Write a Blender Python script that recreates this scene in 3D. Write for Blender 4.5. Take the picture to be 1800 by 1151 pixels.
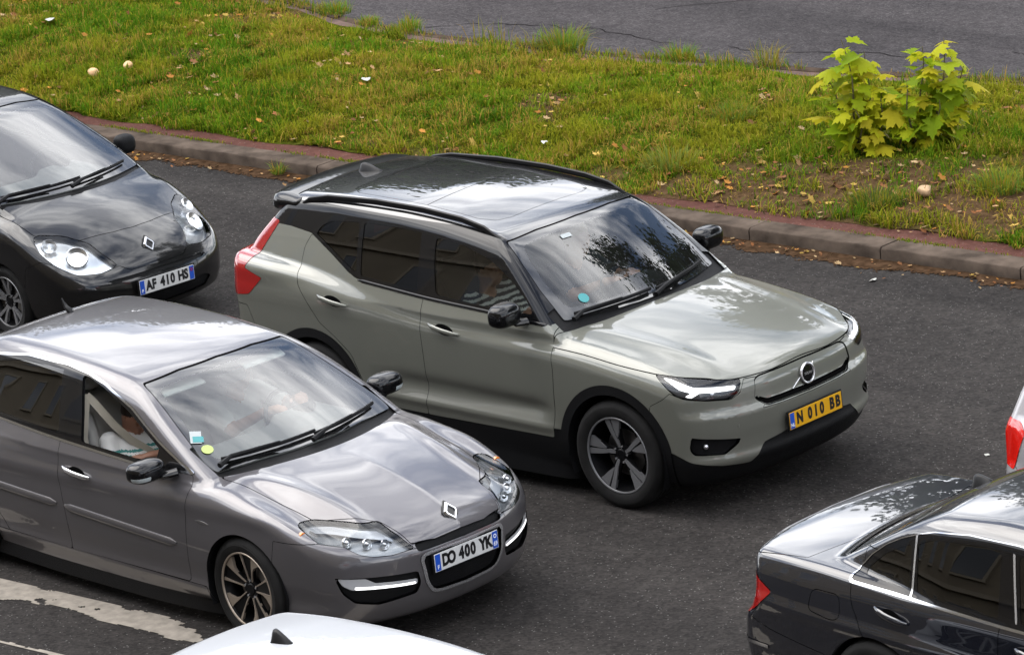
import bpy, math, random
import numpy as np
from mathutils import Matrix, Vector

for o in list(bpy.data.objects):
    bpy.data.objects.remove(o)
scene = bpy.context.scene
COL = scene.collection

# ------------------------------------------------------------------ camera
CAM_POS = (17.58048, -19.70926, 8.86465)
CAM_FWD = Vector((-0.67111301, 0.68511283, -0.28324501))
CAM_RIGHT = Vector((0.72905847, 0.67921078, -0.08453674))
CAM_UP = Vector((-0.13446586, 0.26323588, 0.9553145))
cd = bpy.data.cameras.new('camera')
cam = bpy.data.objects.new('camera', cd)
COL.objects.link(cam)
cam.matrix_world = Matrix(((CAM_RIGHT[0], CAM_UP[0], -CAM_FWD[0], CAM_POS[0]),
                           (CAM_RIGHT[1], CAM_UP[1], -CAM_FWD[1], CAM_POS[1]),
                           (CAM_RIGHT[2], CAM_UP[2], -CAM_FWD[2], CAM_POS[2]),
                           (0, 0, 0, 1)))
cd.sensor_width = 36.0
cd.lens = 150.0
cd.clip_start = 0.5
cd.clip_end = 2000.0
scene.camera = cam

# ------------------------------------------------------------------ sky and sun
SUN_EL, SUN_AZ = math.radians(58), math.radians(195)      # azimuth counter-clockwise from +X
world = bpy.data.worlds.new('World')
scene.world = world
world.use_nodes = True
wn, wl = world.node_tree.nodes, world.node_tree.links
wn.clear()
out = wn.new('ShaderNodeOutputWorld')
bg = wn.new('ShaderNodeBackground')
bg.inputs['Strength'].default_value = 0.13
sky = wn.new('ShaderNodeTexSky')
sky.sky_type = 'NISHITA'
sky.sun_disc = False
sky.sun_elevation = SUN_EL
sky.sun_rotation = math.pi / 2 - SUN_AZ
sky.altitude = 100
sky.air_density = 1.0
sky.dust_density = 1.5
tc = wn.new('ShaderNodeTexCoord')
mp = wn.new('ShaderNodeMapping')
mp.inputs['Scale'].default_value = (1.0, 1.0, 2.6)
no = wn.new('ShaderNodeTexNoise')
no.inputs['Scale'].default_value = 2.6
no.inputs['Detail'].default_value = 7
no.inputs['Roughness'].default_value = 0.56
no.inputs['Distortion'].default_value = 0.35
cr = wn.new('ShaderNodeValToRGB')
cr.color_ramp.elements[0].position = 0.38
cr.color_ramp.elements[1].position = 0.57
no2 = wn.new('ShaderNodeTexNoise')
no2.inputs['Scale'].default_value = 4.5
no2.inputs['Detail'].default_value = 6
cr2 = wn.new('ShaderNodeValToRGB')
cr2.color_ramp.elements[0].position = 0.36
cr2.color_ramp.elements[0].color = (9.5, 9.8, 10.8, 1)
cr2.color_ramp.elements[1].position = 0.66
cr2.color_ramp.elements[1].color = (25.0, 25.0, 25.2, 1)
mx = wn.new('ShaderNodeMix')
mx.data_type = 'RGBA'
wl.new(tc.outputs['Generated'], mp.inputs['Vector'])
wl.new(mp.outputs['Vector'], no.inputs['Vector'])
wl.new(mp.outputs['Vector'], no2.inputs['Vector'])
wl.new(no.outputs['Fac'], cr.inputs['Fac'])
wl.new(no2.outputs['Fac'], cr2.inputs['Fac'])
wl.new(cr.outputs['Color'], mx.inputs['Factor'])
wl.new(sky.outputs['Color'], mx.inputs['A'])
wl.new(cr2.outputs['Color'], mx.inputs['B'])
wl.new(mx.outputs['Result'], bg.inputs['Color'])
wl.new(bg.outputs['Background'], out.inputs['Surface'])

sd = bpy.data.lights.new('sun', 'SUN')
sd.energy = 1.3
sd.angle = math.radians(50)
sd.color = (1.0, 0.95, 0.88)
sun = bpy.data.objects.new('sun', sd)
COL.objects.link(sun)
sdir = Vector((math.cos(SUN_EL) * math.cos(SUN_AZ), math.cos(SUN_EL) * math.sin(SUN_AZ), math.sin(SUN_EL)))
sun.rotation_euler = sdir.to_track_quat('Z', 'Y').to_euler()
sun.location = (0, 0, 30)

scene.render.engine = 'CYCLES'
scene.view_settings.view_transform = 'Standard'
scene.view_settings.look = 'None'
scene.view_settings.gamma = 1.0
scene.view_settings.use_curve_mapping = False
scene.view_settings.exposure = 0.75
scene.cycles.max_bounces = 10
scene.cycles.transparent_max_bounces = 24

rng = np.random.default_rng(7)
random.seed(7)
# ------------------------------------------------------------------ curves and implicit body surfaces
def curve(*pts):
    """smooth (PCHIP) 1-D curve through (t, value) points"""
    p = np.array(sorted(pts), float)
    X, Y = p[:, 0], p[:, 1]
    h = np.diff(X)
    d = np.diff(Y) / h
    m = np.zeros(len(X))
    if len(X) > 2:
        w1, w2 = 2 * h[1:] + h[:-1], h[1:] + 2 * h[:-1]
        with np.errstate(divide='ignore', invalid='ignore'):
            mm = (w1 + w2) / (w1 / d[:-1] + w2 / d[1:])
        m[1:-1] = np.where(d[:-1] * d[1:] > 0, mm, 0)
    m[0], m[-1] = d[0], d[-1]
    def ev(t):
        t = np.asarray(t, float)
        i = np.clip(np.searchsorted(X, t) - 1, 0, len(X) - 2)
        u = (np.clip(t, X[0], X[-1]) - X[i]) / h[i]
        v = (Y[i] * (1 + 2 * u) * (1 - u) ** 2 + m[i] * h[i] * u * (1 - u) ** 2
             + Y[i + 1] * u * u * (3 - 2 * u) + m[i + 1] * h[i] * u * u * (u - 1))
        v = v + np.where(t < X[0], (t - X[0]) * m[0], 0) + np.where(t > X[-1], (t - X[-1]) * m[-1], 0)
        return v
    return ev

def smax(a, b, k):
    h = np.maximum(k - np.abs(a - b), 0) / k
    return np.maximum(a, b) + h * h * k * 0.25

def smin(a, b, k):
    return -smax(-a, -b, k)

def sstep(a, b, x):
    t = np.clip((x - a) / (b - a), 0, 1)
    return t * t * (3 - 2 * t)

def gradient(f, P, e=0.002):
    g = np.empty_like(P)
    for k in range(3):
        A = P.copy(); A[:, k] += e
        B = P.copy(); B[:, k] -= e
        g[:, k] = (f(A[:, 0], A[:, 1], A[:, 2]) - f(B[:, 0], B[:, 1], B[:, 2])) / (2 * e)
    return g

def surface(f, lo, hi, h, iters=4):
    """surface nets on a grid, then Newton projection on f = 0; returns verts, normals, tris"""
    ax = [np.arange(lo[k], hi[k] + h, h) for k in range(3)]
    n = [len(a) for a in ax]
    X, Y, Z = np.meshgrid(*ax, indexing='ij')
    F = f(X.ravel(), Y.ravel(), Z.ravel()).reshape(n)
    S = F < 0
    c = [S[i:n[0] - 1 + i, j:n[1] - 1 + j, k:n[2] - 1 + k] for i in (0, 1) for j in (0, 1) for k in (0, 1)]
    allin = np.logical_and.reduce(c)
    anyin = np.logical_or.reduce(c)
    act = anyin & ~allin
    idx = -np.ones(act.shape, int)
    cells = np.argwhere(act)
    idx[act] = np.arange(len(cells))
    acc = np.zeros((len(cells), 3)); cnt = np.zeros(len(cells))
    base = cells
    offs = [(i, j, k) for i in (0, 1) for j in (0, 1) for k in (0, 1)]
    for a in range(8):
        for b in range(a + 1, 8):
            oa, ob = np.array(offs[a]), np.array(offs[b])
            if np.abs(oa - ob).sum() != 1:
                continue
            fa = F[tuple((base + oa).T)]; fb = F[tuple((base + ob).T)]
            m = (fa < 0) != (fb < 0)
            t = np.where(m, fa / np.where(m, fa - fb, 1), 0)
            acc[m] += (oa + (ob - oa) * t[:, None])[m]
            cnt[m] += 1
    V = np.array(lo) + (base + acc / cnt[:, None]) * h
    quads = []
    for k in range(3):
        u, v = (k + 1) % 3, (k + 2) % 3
        sl0 = [slice(None)] * 3; sl1 = [slice(None)] * 3
        sl0[k] = slice(0, -1); sl1[k] = slice(1, None)
        A, B = S[tuple(sl0)], S[tuple(sl1)]
        e = np.argwhere(A != B)
        e = e[(e[:, u] > 0) & (e[:, v] > 0) & (e[:, u] < n[u] - 1) & (e[:, v] < n[v] - 1)]
        du = np.zeros(3, int); dv = np.zeros(3, int); du[u] = 1; dv[v] = 1
        q = np.stack([idx[tuple((e - du - dv).T)], idx[tuple((e - dv).T)], idx[tuple(e.T)], idx[tuple((e - du).T)]], 1)
        flip = ~A[tuple(e.T)]
        q[flip] = q[flip][:, ::-1]
        quads.append(q)
    Q = np.concatenate(quads)
    Q = Q[(Q >= 0).all(1)]
    for _ in range(iters):
        g = gradient(f, V)
        fv = f(V[:, 0], V[:, 1], V[:, 2])
        st = (fv / np.maximum((g * g).sum(1), 1e-3))[:, None] * g
        ln = np.linalg.norm(st, axis=1, keepdims=True)
        V = V - st * np.minimum(1, h / np.maximum(ln, 1e-9))
    g = gradient(f, V)
    N = g / np.maximum(np.linalg.norm(g, axis=1, keepdims=True), 1e-9)
    d1 = np.linalg.norm(V[Q[:, 0]] - V[Q[:, 2]], axis=1) <= np.linalg.norm(V[Q[:, 1]] - V[Q[:, 3]], axis=1)
    T = np.concatenate([np.where(d1[:, None], Q[:, [0, 1, 2]], Q[:, [0, 1, 3]]),
                        np.where(d1[:, None], Q[:, [0, 2, 3]], Q[:, [1, 2, 3]])])
    return V, N, T

def rounded(pts, it=1, closed=True):
    """fillet the corners (radius by level: 0 none, 1 small, 2 large)"""
    if it == 0:
        return np.array(pts, float)
    r = {1: .016, 2: .040, 3: .08}[it]
    p = np.array(pts, float)
    n = len(p)
    o = []
    for i in range(n):
        if not closed and i in (0, n - 1):
            o.append(p[i]); continue
        a, b, c = p[i - 1], p[i], p[(i + 1) % n]
        la, lc = np.linalg.norm(a - b), np.linalg.norm(c - b)
        q0 = b + (a - b) * min(r / la, .42)
        q1 = b + (c - b) * min(r / lc, .42)
        for t in (0, .25, .5, .75, 1):
            o.append(q0 * (1 - t) ** 2 + 2 * b * t * (1 - t) + q1 * t * t)
    return np.array(o)

def sdf_poly(poly, u, v):
    """signed distance (negative inside) to a closed polygon; far points get a bound"""
    P = np.asarray(poly, float)
    lo, hi = P.min(0) - 0.25, P.max(0) + 0.25
    near = (u > lo[0]) & (u < hi[0]) & (v > lo[1]) & (v < hi[1])
    res = np.full(u.shape, 0.25)
    uu, vv = u[near], v[near]
    d = np.full(uu.shape, 1e9)
    ins = np.zeros(uu.shape, bool)
    Q = np.roll(P, -1, 0)
    for a, b in zip(P, Q):
        e = b - a
        wx, wy = uu - a[0], vv - a[1]
        t = np.clip((wx * e[0] + wy * e[1]) / max(e @ e, 1e-12), 0, 1)
        d = np.minimum(d, (wx - e[0] * t) ** 2 + (wy - e[1] * t) ** 2)
        c = ((a[1] > vv) != (b[1] > vv))
        if abs(e[1]) > 1e-12:
            ins ^= c & (uu < e[0] * (vv - a[1]) / e[1] + a[0])
    res[near] = np.sqrt(d) * np.where(ins, -1, 1)
    return res

class Shell:
    """triangle skin of a body with a label per triangle; cut() splits it exactly along f = 0"""
    def __init__(s, V, N, T, label='body'):
        s.V, s.N, s.T = V, N, T
        s.names = [label]
        s.L = np.zeros(len(T), int)
    def lid(s, name):
        if name not in s.names:
            s.names.append(name)
        return s.names.index(name)
    def cut(s, name, f, frm=('body',), keep=False):
        """f(V)->values; the f<0 side of triangles labelled frm becomes name"""
        fv = f(s.V[:, 0], s.V[:, 1], s.V[:, 2])
        fv = np.where(np.abs(fv) < 1e-5, -1e-5, fv)
        sel = np.isin(s.L, [s.lid(q) for q in frm])
        tf = fv[s.T]
        neg = (tf < 0).sum(1)
        new = s.lid(name)
        s.L[sel & (neg == 3)] = new
        mix = np.where((neg > 0) & (neg < 3))[0]           # split neighbours too so the skin stays closed
        touch = np.zeros(len(s.V), bool); touch[s.T[sel & (neg > 0) & (neg < 3)].ravel()] = True
        mix = mix[touch[s.T[mix]].any(1)]
        if len(mix) == 0:
            return
        T = s.T[mix]; L = s.L[mix]; w = fv[T] < 0
        one = w.sum(1)
        odd = np.where(one == 1, np.argmax(w, 1), np.argmin(w, 1))      # vertex alone on its side
        r = np.arange(len(T))
        a, b, c = T[r, odd], T[r, (odd + 1) % 3], T[r, (odd + 2) % 3]
        E = np.concatenate([np.sort(np.stack([a, b], 1), 1), np.sort(np.stack([a, c], 1), 1)])
        U, inv = np.unique(E, axis=0, return_inverse=True)
        inv = np.asarray(inv).ravel()
        t = (fv[U[:, 0]] / (fv[U[:, 0]] - fv[U[:, 1]]))[:, None]
        nv = s.V[U[:, 0]] * (1 - t) + s.V[U[:, 1]] * t
        nn = s.N[U[:, 0]] * (1 - t) + s.N[U[:, 1]] * t
        nn /= np.maximum(np.linalg.norm(nn, axis=1, keepdims=True), 1e-9)
        k0 = len(s.V)
        s.V = np.concatenate([s.V, nv]); s.N = np.concatenate([s.N, nn])
        ab, ac = inv[:len(T)] + k0, inv[len(T):] + k0
        t1 = np.stack([a, ab, ac], 1); t2 = np.stack([ab, b, c], 1); t3 = np.stack([ab, c, ac], 1)
        aneg = one == 1
        ok = sel[mix]
        l1 = np.where(ok & aneg, new, L); l2 = np.where(ok & ~aneg, new, L)
        keepm = np.ones(len(s.T), bool); keepm[mix] = False
        s.T = np.concatenate([s.T[keepm], t1, t2, t3])
        s.L = np.concatenate([s.L[keepm], l1, l2, l2])
    def panel(s, name, f, frm=('body',), gap=0.0035):
        """cut a panel with a shut line of 2*gap around it"""
        gap = gap * .62
        s.cut('_p', lambda x, y, z: f(x, y, z) - gap, frm)
        s.cut(name, lambda x, y, z: f(x, y, z) + gap, ('_p',))
        s.L[s.L == s.lid('_p')] = s.lid('seam')
    def refine(s, lab, h, fn):
        """add vertices to the triangles of one label along the level lines of fn, spaced h apart"""
        m = s.L == s.lid(lab)
        if not m.any():
            return
        v = s.V[np.unique(s.T[m])]
        w = fn(v[:, 0], v[:, 1], v[:, 2])
        for k in np.arange(np.floor(w.min() / h) + 1, np.ceil(w.max() / h)):
            s.cut(lab, lambda x, y, z: fn(x, y, z) - k * h - 1e-4, (lab,))
    def get(s, name, side=0, off=0.0):
        if name not in s.names:
            return None
        m = s.L == s.lid(name)
        if side:
            m &= np.sign(s.V[s.T][:, :, 1].mean(1)) == side
        T = s.T[m]
        if len(T) == 0:
            return None
        u, inv = np.unique(T, return_inverse=True)
        V, N = s.V[u], s.N[u]
        return V + N * off, N, np.asarray(inv).reshape(-1, 3)

def components(T, nv):
    """connected pieces of a triangle set: list of triangle index arrays, largest first"""
    lab = np.arange(nv)
    while True:
        m = lab[T].min(1)
        new = lab.copy()
        for k in range(3):
            np.minimum.at(new, T[:, k], m)
        new = new[new]
        new = new[new]
        if (new == lab).all():
            break
        lab = new
    c = lab[T[:, 0]]
    u, inv, cnt = np.unique(c, return_inverse=True, return_counts=True)
    inv = np.asarray(inv).ravel()
    return [np.where(inv == k)[0] for k in np.argsort(-cnt)]

# ------------------------------------------------------------------ projections used for outlines
def side_poly(pts, r=2, ymin=0.30, x0=-9, x1=9):
    P = rounded(pts, r)
    return lambda x, y, z: np.maximum.reduce([sdf_poly(P, x, z), ymin - np.abs(y), x0 - x, x - x1])
def wrap_poly(pts, r=2, xmin=-0.1, rear=False):
    """outline in (u = |y| - x, z): wraps from the nose around the corner on to the side"""
    P = rounded(pts, r)
    if rear:
        return lambda x, y, z: np.maximum(sdf_poly(P, np.abs(y) + x, z), x - xmin)
    return lambda x, y, z: np.maximum(sdf_poly(P, np.abs(y) - x, z), xmin - x)
def front_poly(pts, r=2, xmin=-9, xmax=9, mirror=True):
    P = rounded(pts, r)
    return lambda x, y, z: np.maximum.reduce([sdf_poly(P, np.abs(y) if mirror else y, z), xmin - x, x - xmax])
def plan_poly(pts, r=2, zmin=0.8, mirror=True):
    P = rounded(pts, r)
    return lambda x, y, z: np.maximum(sdf_poly(P, x, np.abs(y) if mirror else y), zmin - z)
def outline(f, half):
    return lambda x, y, z: np.abs(f(x, y, z)) - half
# ------------------------------------------------------------------ materials
def new_mat(name):
    m = bpy.data.materials.new(name)
    m.use_nodes = True
    nt = m.node_tree
    return m, nt.nodes, nt.links, nt.nodes['Principled BSDF']

def mat(name, col, rough=0.5, metal=0.0, coat=0.0, coat_rough=0.03, spec=0.5, emit=None, es=0.0, bump=0.0, bscale=200.0, var=0.0, vscale=30.0, sub=0.0):
    m, n, l, b = new_mat(name)
    b.inputs['Base Color'].default_value = (*col, 1)
    b.inputs['Roughness'].default_value = rough
    b.inputs['Metallic'].default_value = metal
    b.inputs['Coat Weight'].default_value = coat
    b.inputs['Coat Roughness'].default_value = coat_rough
    b.inputs['Specular IOR Level'].default_value = spec
    if emit:
        b.inputs['Emission Color'].default_value = (*emit, 1)
        b.inputs['Emission Strength'].default_value = es
    if var or bump:
        t = n.new('ShaderNodeTexCoord')
        ns = n.new('ShaderNodeTexNoise')
        ns.inputs['Scale'].default_value = vscale if var else bscale
        ns.inputs['Detail'].default_value = 5
        l.new(t.outputs['Object'], ns.inputs['Vector'])
        if var:
            mr = n.new('ShaderNodeMapRange')
            mr.inputs['From Min'].default_value = 0.3; mr.inputs['From Max'].default_value = 0.7
            mr.inputs['To Min'].default_value = 1 - var; mr.inputs['To Max'].default_value = 1 + var
            l.new(ns.outputs['Fac'], mr.inputs['Value'])
            mm = n.new('ShaderNodeMix'); mm.data_type = 'RGBA'; mm.blend_type = 'MULTIPLY'
            mm.inputs['Factor'].default_value = 1
            mm.inputs['A'].default_value = (*col, 1)
            l.new(mr.outputs['Result'], mm.inputs['B'])
            l.new(mm.outputs['Result'], b.inputs['Base Color'])
        if bump:
            nb = n.new('ShaderNodeTexNoise'); nb.inputs['Scale'].default_value = bscale
            l.new(t.outputs['Object'], nb.inputs['Vector'])
            bp = n.new('ShaderNodeBump'); bp.inputs['Strength'].default_value = bump
            bp.inputs['Distance'].default_value = 0.004
            l.new(nb.outputs['Fac'], bp.inputs['Height'])
            l.new(bp.outputs['Normal'], b.inputs['Normal'])
    return m

def paint(name, col, metal=0.35, rough=0.38, dust=0.25, ior=1.55):
    """clear-coated car paint with a thin uneven film of road dust near the sills"""
    m, n, l, b = new_mat(name)
    b.inputs['Metallic'].default_value = metal
    b.inputs['Coat Weight'].default_value = 1.0
    b.inputs['Coat IOR'].default_value = ior
    b.inputs['Specular IOR Level'].default_value = 0.15
    t = n.new('ShaderNodeTexCoord')
    ns = n.new('ShaderNodeTexNoise'); ns.inputs['Scale'].default_value = 3.0; ns.inputs['Detail'].default_value = 8; ns.inputs['Roughness'].default_value = .62
    l.new(t.outputs['Object'], ns.inputs['Vector'])
    sp = n.new('ShaderNodeTexNoise'); sp.inputs['Scale'].default_value = 90.0; sp.inputs['Detail'].default_value = 3
    l.new(t.outputs['Object'], sp.inputs['Vector'])
    sx = n.new('ShaderNodeSeparateXYZ'); l.new(t.outputs['Object'], sx.inputs['Vector'])
    hz = n.new('ShaderNodeMapRange'); hz.inputs['From Min'].default_value = 0.75; hz.inputs['From Max'].default_value = 0.2
    hz.inputs['To Min'].default_value = 0.08; hz.inputs['To Max'].default_value = 0.9
    l.new(sx.outputs['Z'], hz.inputs['Value'])
    m1 = n.new('ShaderNodeMath'); m1.operation = 'MULTIPLY'
    l.new(ns.outputs['Fac'], m1.inputs[0]); l.new(hz.outputs['Result'], m1.inputs[1])
    m2 = n.new('ShaderNodeMath'); m2.operation = 'MULTIPLY'; m2.inputs[1].default_value = dust
    l.new(m1.outputs['Value'], m2.inputs[0])
    mx = n.new('ShaderNodeMix'); mx.data_type = 'RGBA'
    mx.inputs['A'].default_value = (*col, 1); mx.inputs['B'].default_value = (0.16, 0.14, 0.115, 1)
    l.new(m2.outputs['Value'], mx.inputs['Factor']); l.new(mx.outputs['Result'], b.inputs['Base Color'])
    r = n.new('ShaderNodeMapRange'); r.inputs['To Min'].default_value = rough; r.inputs['To Max'].default_value = rough + .25
    l.new(m2.outputs['Value'], r.inputs['Value']); l.new(r.outputs['Result'], b.inputs['Roughness'])
    r2 = n.new('ShaderNodeMapRange'); r2.inputs['From Min'].default_value = .35; r2.inputs['From Max'].default_value = .75
    r2.inputs['To Min'].default_value = 0.008; r2.inputs['To Max'].default_value = 0.045
    l.new(ns.outputs['Fac'], r2.inputs['Value']); l.new(r2.outputs['Result'], b.inputs['Coat Roughness'])
    wv = n.new('ShaderNodeTexNoise'); wv.inputs['Scale'].default_value = 1.1; wv.inputs['Detail'].default_value = 1
    l.new(t.outputs['Object'], wv.inputs['Vector'])
    bp = n.new('ShaderNodeBump'); bp.inputs['Strength'].default_value = 0.2; bp.inputs['Distance'].default_value = 0.004
    l.new(wv.outputs['Fac'], bp.inputs['Height'])
    l.new(bp.outputs['Normal'], b.inputs['Coat Normal'])
    return m

def glass(name, tint=(0.80, 0.86, 0.84), mult=1.8, ior=1.5, rough=0.0, film=0.0):
    m = bpy.data.materials.new(name)
    m.use_nodes = True
    n, l = m.node_tree.nodes, m.node_tree.links
    n.clear()
    o = n.new('ShaderNodeOutputMaterial')
    tr = n.new('ShaderNodeBsdfTransparent'); tr.inputs['Color'].default_value = (*tint, 1)
    gl = n.new('ShaderNodeBsdfGlossy'); gl.inputs['Roughness'].default_value = rough
    fr = n.new('ShaderNodeFresnel'); fr.inputs['IOR'].default_value = ior
    mu = n.new('ShaderNodeMath'); mu.operation = 'MULTIPLY'; mu.use_clamp = True; mu.inputs[1].default_value = mult
    mx = n.new('ShaderNodeMixShader')
    l.new(fr.outputs['Fac'], mu.inputs[0]); l.new(mu.outputs['Value'], mx.inputs['Fac'])
    l.new(tr.outputs['BSDF'], mx.inputs[1]); l.new(gl.outputs['BSDF'], mx.inputs[2])
    last = mx
    if film:
        df = n.new('ShaderNodeBsdfDiffuse'); df.inputs['Color'].default_value = (.6, .6, .58, 1)
        t = n.new('ShaderNodeTexCoord'); ns = n.new('ShaderNodeTexNoise'); ns.inputs['Scale'].default_value = 2.5; ns.inputs['Detail'].default_value = 6
        l.new(t.outputs['Object'], ns.inputs['Vector'])
        mm = n.new('ShaderNodeMath'); mm.operation = 'MULTIPLY'; mm.inputs[1].default_value = film
        l.new(ns.outputs['Fac'], mm.inputs[0])
        m2 = n.new('ShaderNodeMixShader')
        l.new(mm.outputs['Value'], m2.inputs['Fac']); l.new(mx.outputs['Shader'], m2.inputs[1]); l.new(df.outputs['BSDF'], m2.inputs[2])
        last = m2
    l.new(last.outputs['Shader'], o.inputs['Surface'])
    return m

M = {}
M['sage'] = paint('sage green paint', (0.146, 0.149, 0.126), 0.25, 0.36, ior=1.6)
M['grey'] = paint('warm grey metallic paint', (0.100, 0.095, 0.101), 0.45, 0.34, ior=1.6)
M['black'] = paint('black paint', (0.003, 0.003, 0.0035), 0.0, 0.3, 0.05, ior=1.5)
M['anthracite'] = paint('anthracite metallic paint', (0.0055, 0.0065, 0.0105), 0.10, 0.32, 0.06, ior=1.85)
M['white'] = paint('white paint', (0.45, 0.46, 0.48), 0.0, 0.35, 0.12)
M['silver'] = paint('silver white paint', (0.36, 0.35, 0.36), 0.2, 0.35, 0.12)
M['satin_black'] = mat('satin black trim', (0.004, 0.004, 0.0045), 0.38, spec=.25)
M['gloss_black'] = mat('gloss black trim', (0.003, 0.003, 0.0035), 0.3, coat=0.7, coat_rough=0.03, spec=.05)
M['roof_black'] = paint('black roof paint', (0.003, 0.003, 0.0035), 0.0, 0.3, 0.04, ior=1.95)
M['plastic'] = mat('black grained plastic', (0.0055, 0.0055, 0.006), 0.55, spec=.15, bump=0.25, bscale=900)
M['seam'] = mat('shut line rubber', (0.004, 0.004, 0.004), 0.9, spec=0.0)
M['rubber'] = mat('rubber seal', (0.010, 0.010, 0.010), 0.6)
M['tyre'] = mat('tyre rubber', (0.010, 0.0097, 0.0094), 0.75, spec=.2, var=0.35, vscale=9, bump=0.3, bscale=160)
M['chrome'] = mat('chrome', (0.50, 0.51, 0.53), 0.12, 1.0)
M['satin'] = mat('satin aluminium', (0.60, 0.60, 0.61), 0.26, 0.85)
M['lamp_silver'] = mat('silvered lamp', (0.62, 0.63, 0.65), 0.22, 0.45, coat=.6)
M['alloy'] = mat('machined alloy', (0.21, 0.21, 0.215), 0.38, 0.55)
M['bronze_alloy'] = mat('champagne machined alloy', (0.34, 0.285, 0.23), 0.38, 0.55)
M['dark_alloy'] = mat('black alloy lacquer', (0.004, 0.004, 0.0045), 0.35, spec=.15)
M['disc'] = mat('brake disc steel', (0.22, 0.21, 0.20), 0.4, 1.0)
M['glass'] = glass('laminated windscreen', (0.70, 0.76, 0.74), 2.1, film=0.015)
M['glass_clear'] = glass('clear windscreen', (0.80, 0.85, 0.83), 2.4, film=0.02)
M['side_glass'] = glass('side window glass', (0.50, 0.55, 0.53), 1.8)
M['dark_glass'] = glass('privacy glass', (0.10, 0.11, 0.11), 1.8)
M['lens'] = glass('clear lamp lens', (0.93, 0.95, 0.96), 1.2)
M['frit'] = mat('black glass border', (0.003, 0.003, 0.003), 0.3, coat=1.0, coat_rough=.01, spec=.05)
M['frit'].node_tree.nodes['Principled BSDF'].inputs['Coat IOR'].default_value = 1.9
M['red_lens'] = mat('red lamp lens', (0.26, 0.005, 0.004), 0.2, coat=1.0, emit=(0.6, 0.01, 0.005), es=0.03)
M['amber_lens'] = mat('amber lamp lens', (0.8, 0.22, 0.02), 0.2, coat=1.0)
M['red_lit'] = mat('lit red lamp', (0.6, 0.01, 0.005), 0.2, coat=1.0, emit=(1.0, 0.02, 0.01), es=0.03)
M['reflector'] = mat('lamp reflector', (0.85, 0.86, 0.87), 0.28, 1.0)
M['drl'] = mat('lit daytime lamp', (0.9, 0.9, 0.9), 0.3, emit=(1.0, 1.0, 1.0), es=1.2)
M['lamp_mid'] = mat('grey silvered lamp bowl', (0.30, 0.31, 0.32), 0.3, 0.6)
M['lamp_inner'] = mat('dark lamp housing', (0.03, 0.03, 0.033), 0.35)
M['bulb_glow'] = mat('lit dipped beam lamp', (0.9, 0.9, 0.88), 0.3, emit=(1.0, 0.98, 0.94), es=1.5)
M['cabin_dark'] = mat('dark cabin trim', (0.010, 0.010, 0.0105), 0.7, spec=.2)
M['cabin_grey'] = mat('grey cabin trim', (0.20, 0.20, 0.195), 0.75, spec=.2)
M['cabin_light'] = mat('light headliner fabric', (0.70, 0.70, 0.66), 0.9)
M['seat_dark'] = mat('charcoal seat fabric', (0.045, 0.045, 0.048), 0.85, bump=0.3, bscale=300)
M['seat_light'] = mat('pale grey seat fabric', (0.52, 0.51, 0.48), 0.85, bump=0.3, bscale=300)
M['belt'] = mat('cream belt webbing', (0.46, 0.42, 0.34), 0.8, bump=0.3, bscale=700)
M['plate_white'] = mat('white plate sheeting', (0.55, 0.55, 0.54), 0.35, var=0.05, vscale=12)
M['plate_yellow'] = mat('yellow plate sheeting', (0.62, 0.32, 0.004), 0.35)
M['plate_blue'] = mat('blue plate band', (0.01, 0.07, 0.42), 0.35)
M['ink'] = mat('black plate lettering', (0.006, 0.006, 0.007), 0.4)
M['ink_white'] = mat('white plate lettering', (0.75, 0.77, 0.8), 0.4)
M['skin'] = mat('skin', (0.40, 0.20, 0.13), 0.5)
M['hair'] = mat('dark brown hair', (0.02, 0.012, 0.008), 0.5)
M['hair_fair'] = mat('fair hair', (0.36, 0.24, 0.10), 0.5)
M['tshirt'] = mat('white cotton', (0.74, 0.73, 0.70), 0.9, bump=0.4, bscale=40)
M['teal'] = mat('teal stripe cotton', (0.06, 0.24, 0.22), 0.9)
M['greyshirt'] = mat('pale grey cotton', (0.62, 0.60, 0.57), 0.9, bump=0.4, bscale=40)
M['navy'] = mat('navy cotton', (0.02, 0.028, 0.05), 0.9)
M['trousers'] = mat('dark trousers', (0.03, 0.03, 0.04), 0.9)
M['phone'] = mat('black phone', (0.01, 0.01, 0.012), 0.15, coat=1.0)
M['sticker_teal'] = mat('teal sticker print', (0.04, 0.24, 0.25), 0.5)
M['sticker_white'] = mat('white sticker paper', (0.34, 0.37, 0.37), 0.5)
M['sticker_lime'] = mat('lime sticker print', (0.36, 0.44, 0.13), 0.5)

# ------------------------------------------------------------------ mesh helpers
def mesh_tris(name, V, T, m, parent=None, N=None):
    me = bpy.data.meshes.new(name)
    T = np.asarray(T, np.int32)
    V = np.asarray(V, np.float32)
    me.vertices.add(len(V)); me.vertices.foreach_set('co', V.ravel())
    k = T.shape[1]
    me.loops.add(len(T) * k); me.loops.foreach_set('vertex_index', T.ravel())
    me.polygons.add(len(T)); me.polygons.foreach_set('loop_start', np.arange(0, len(T) * k, k, dtype=np.int32))
    me.polygons.foreach_set('loop_total', np.full(len(T), k, np.int32))
    me.update(calc_edges=True)
    me.shade_smooth()
    if N is not None:
        me.normals_split_custom_set_from_vertices(np.asarray(N, np.float32))
    return link(name, me, m, parent)

def link(name, me, m, parent=None):
    if m is not None:
        for q in (m if isinstance(m, (list, tuple)) else [m]):
            me.materials.append(q)
    o = bpy.data.objects.new(name, me)
    COL.objects.link(o)
    if parent is not None:
        o.parent = parent
    return o

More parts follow.
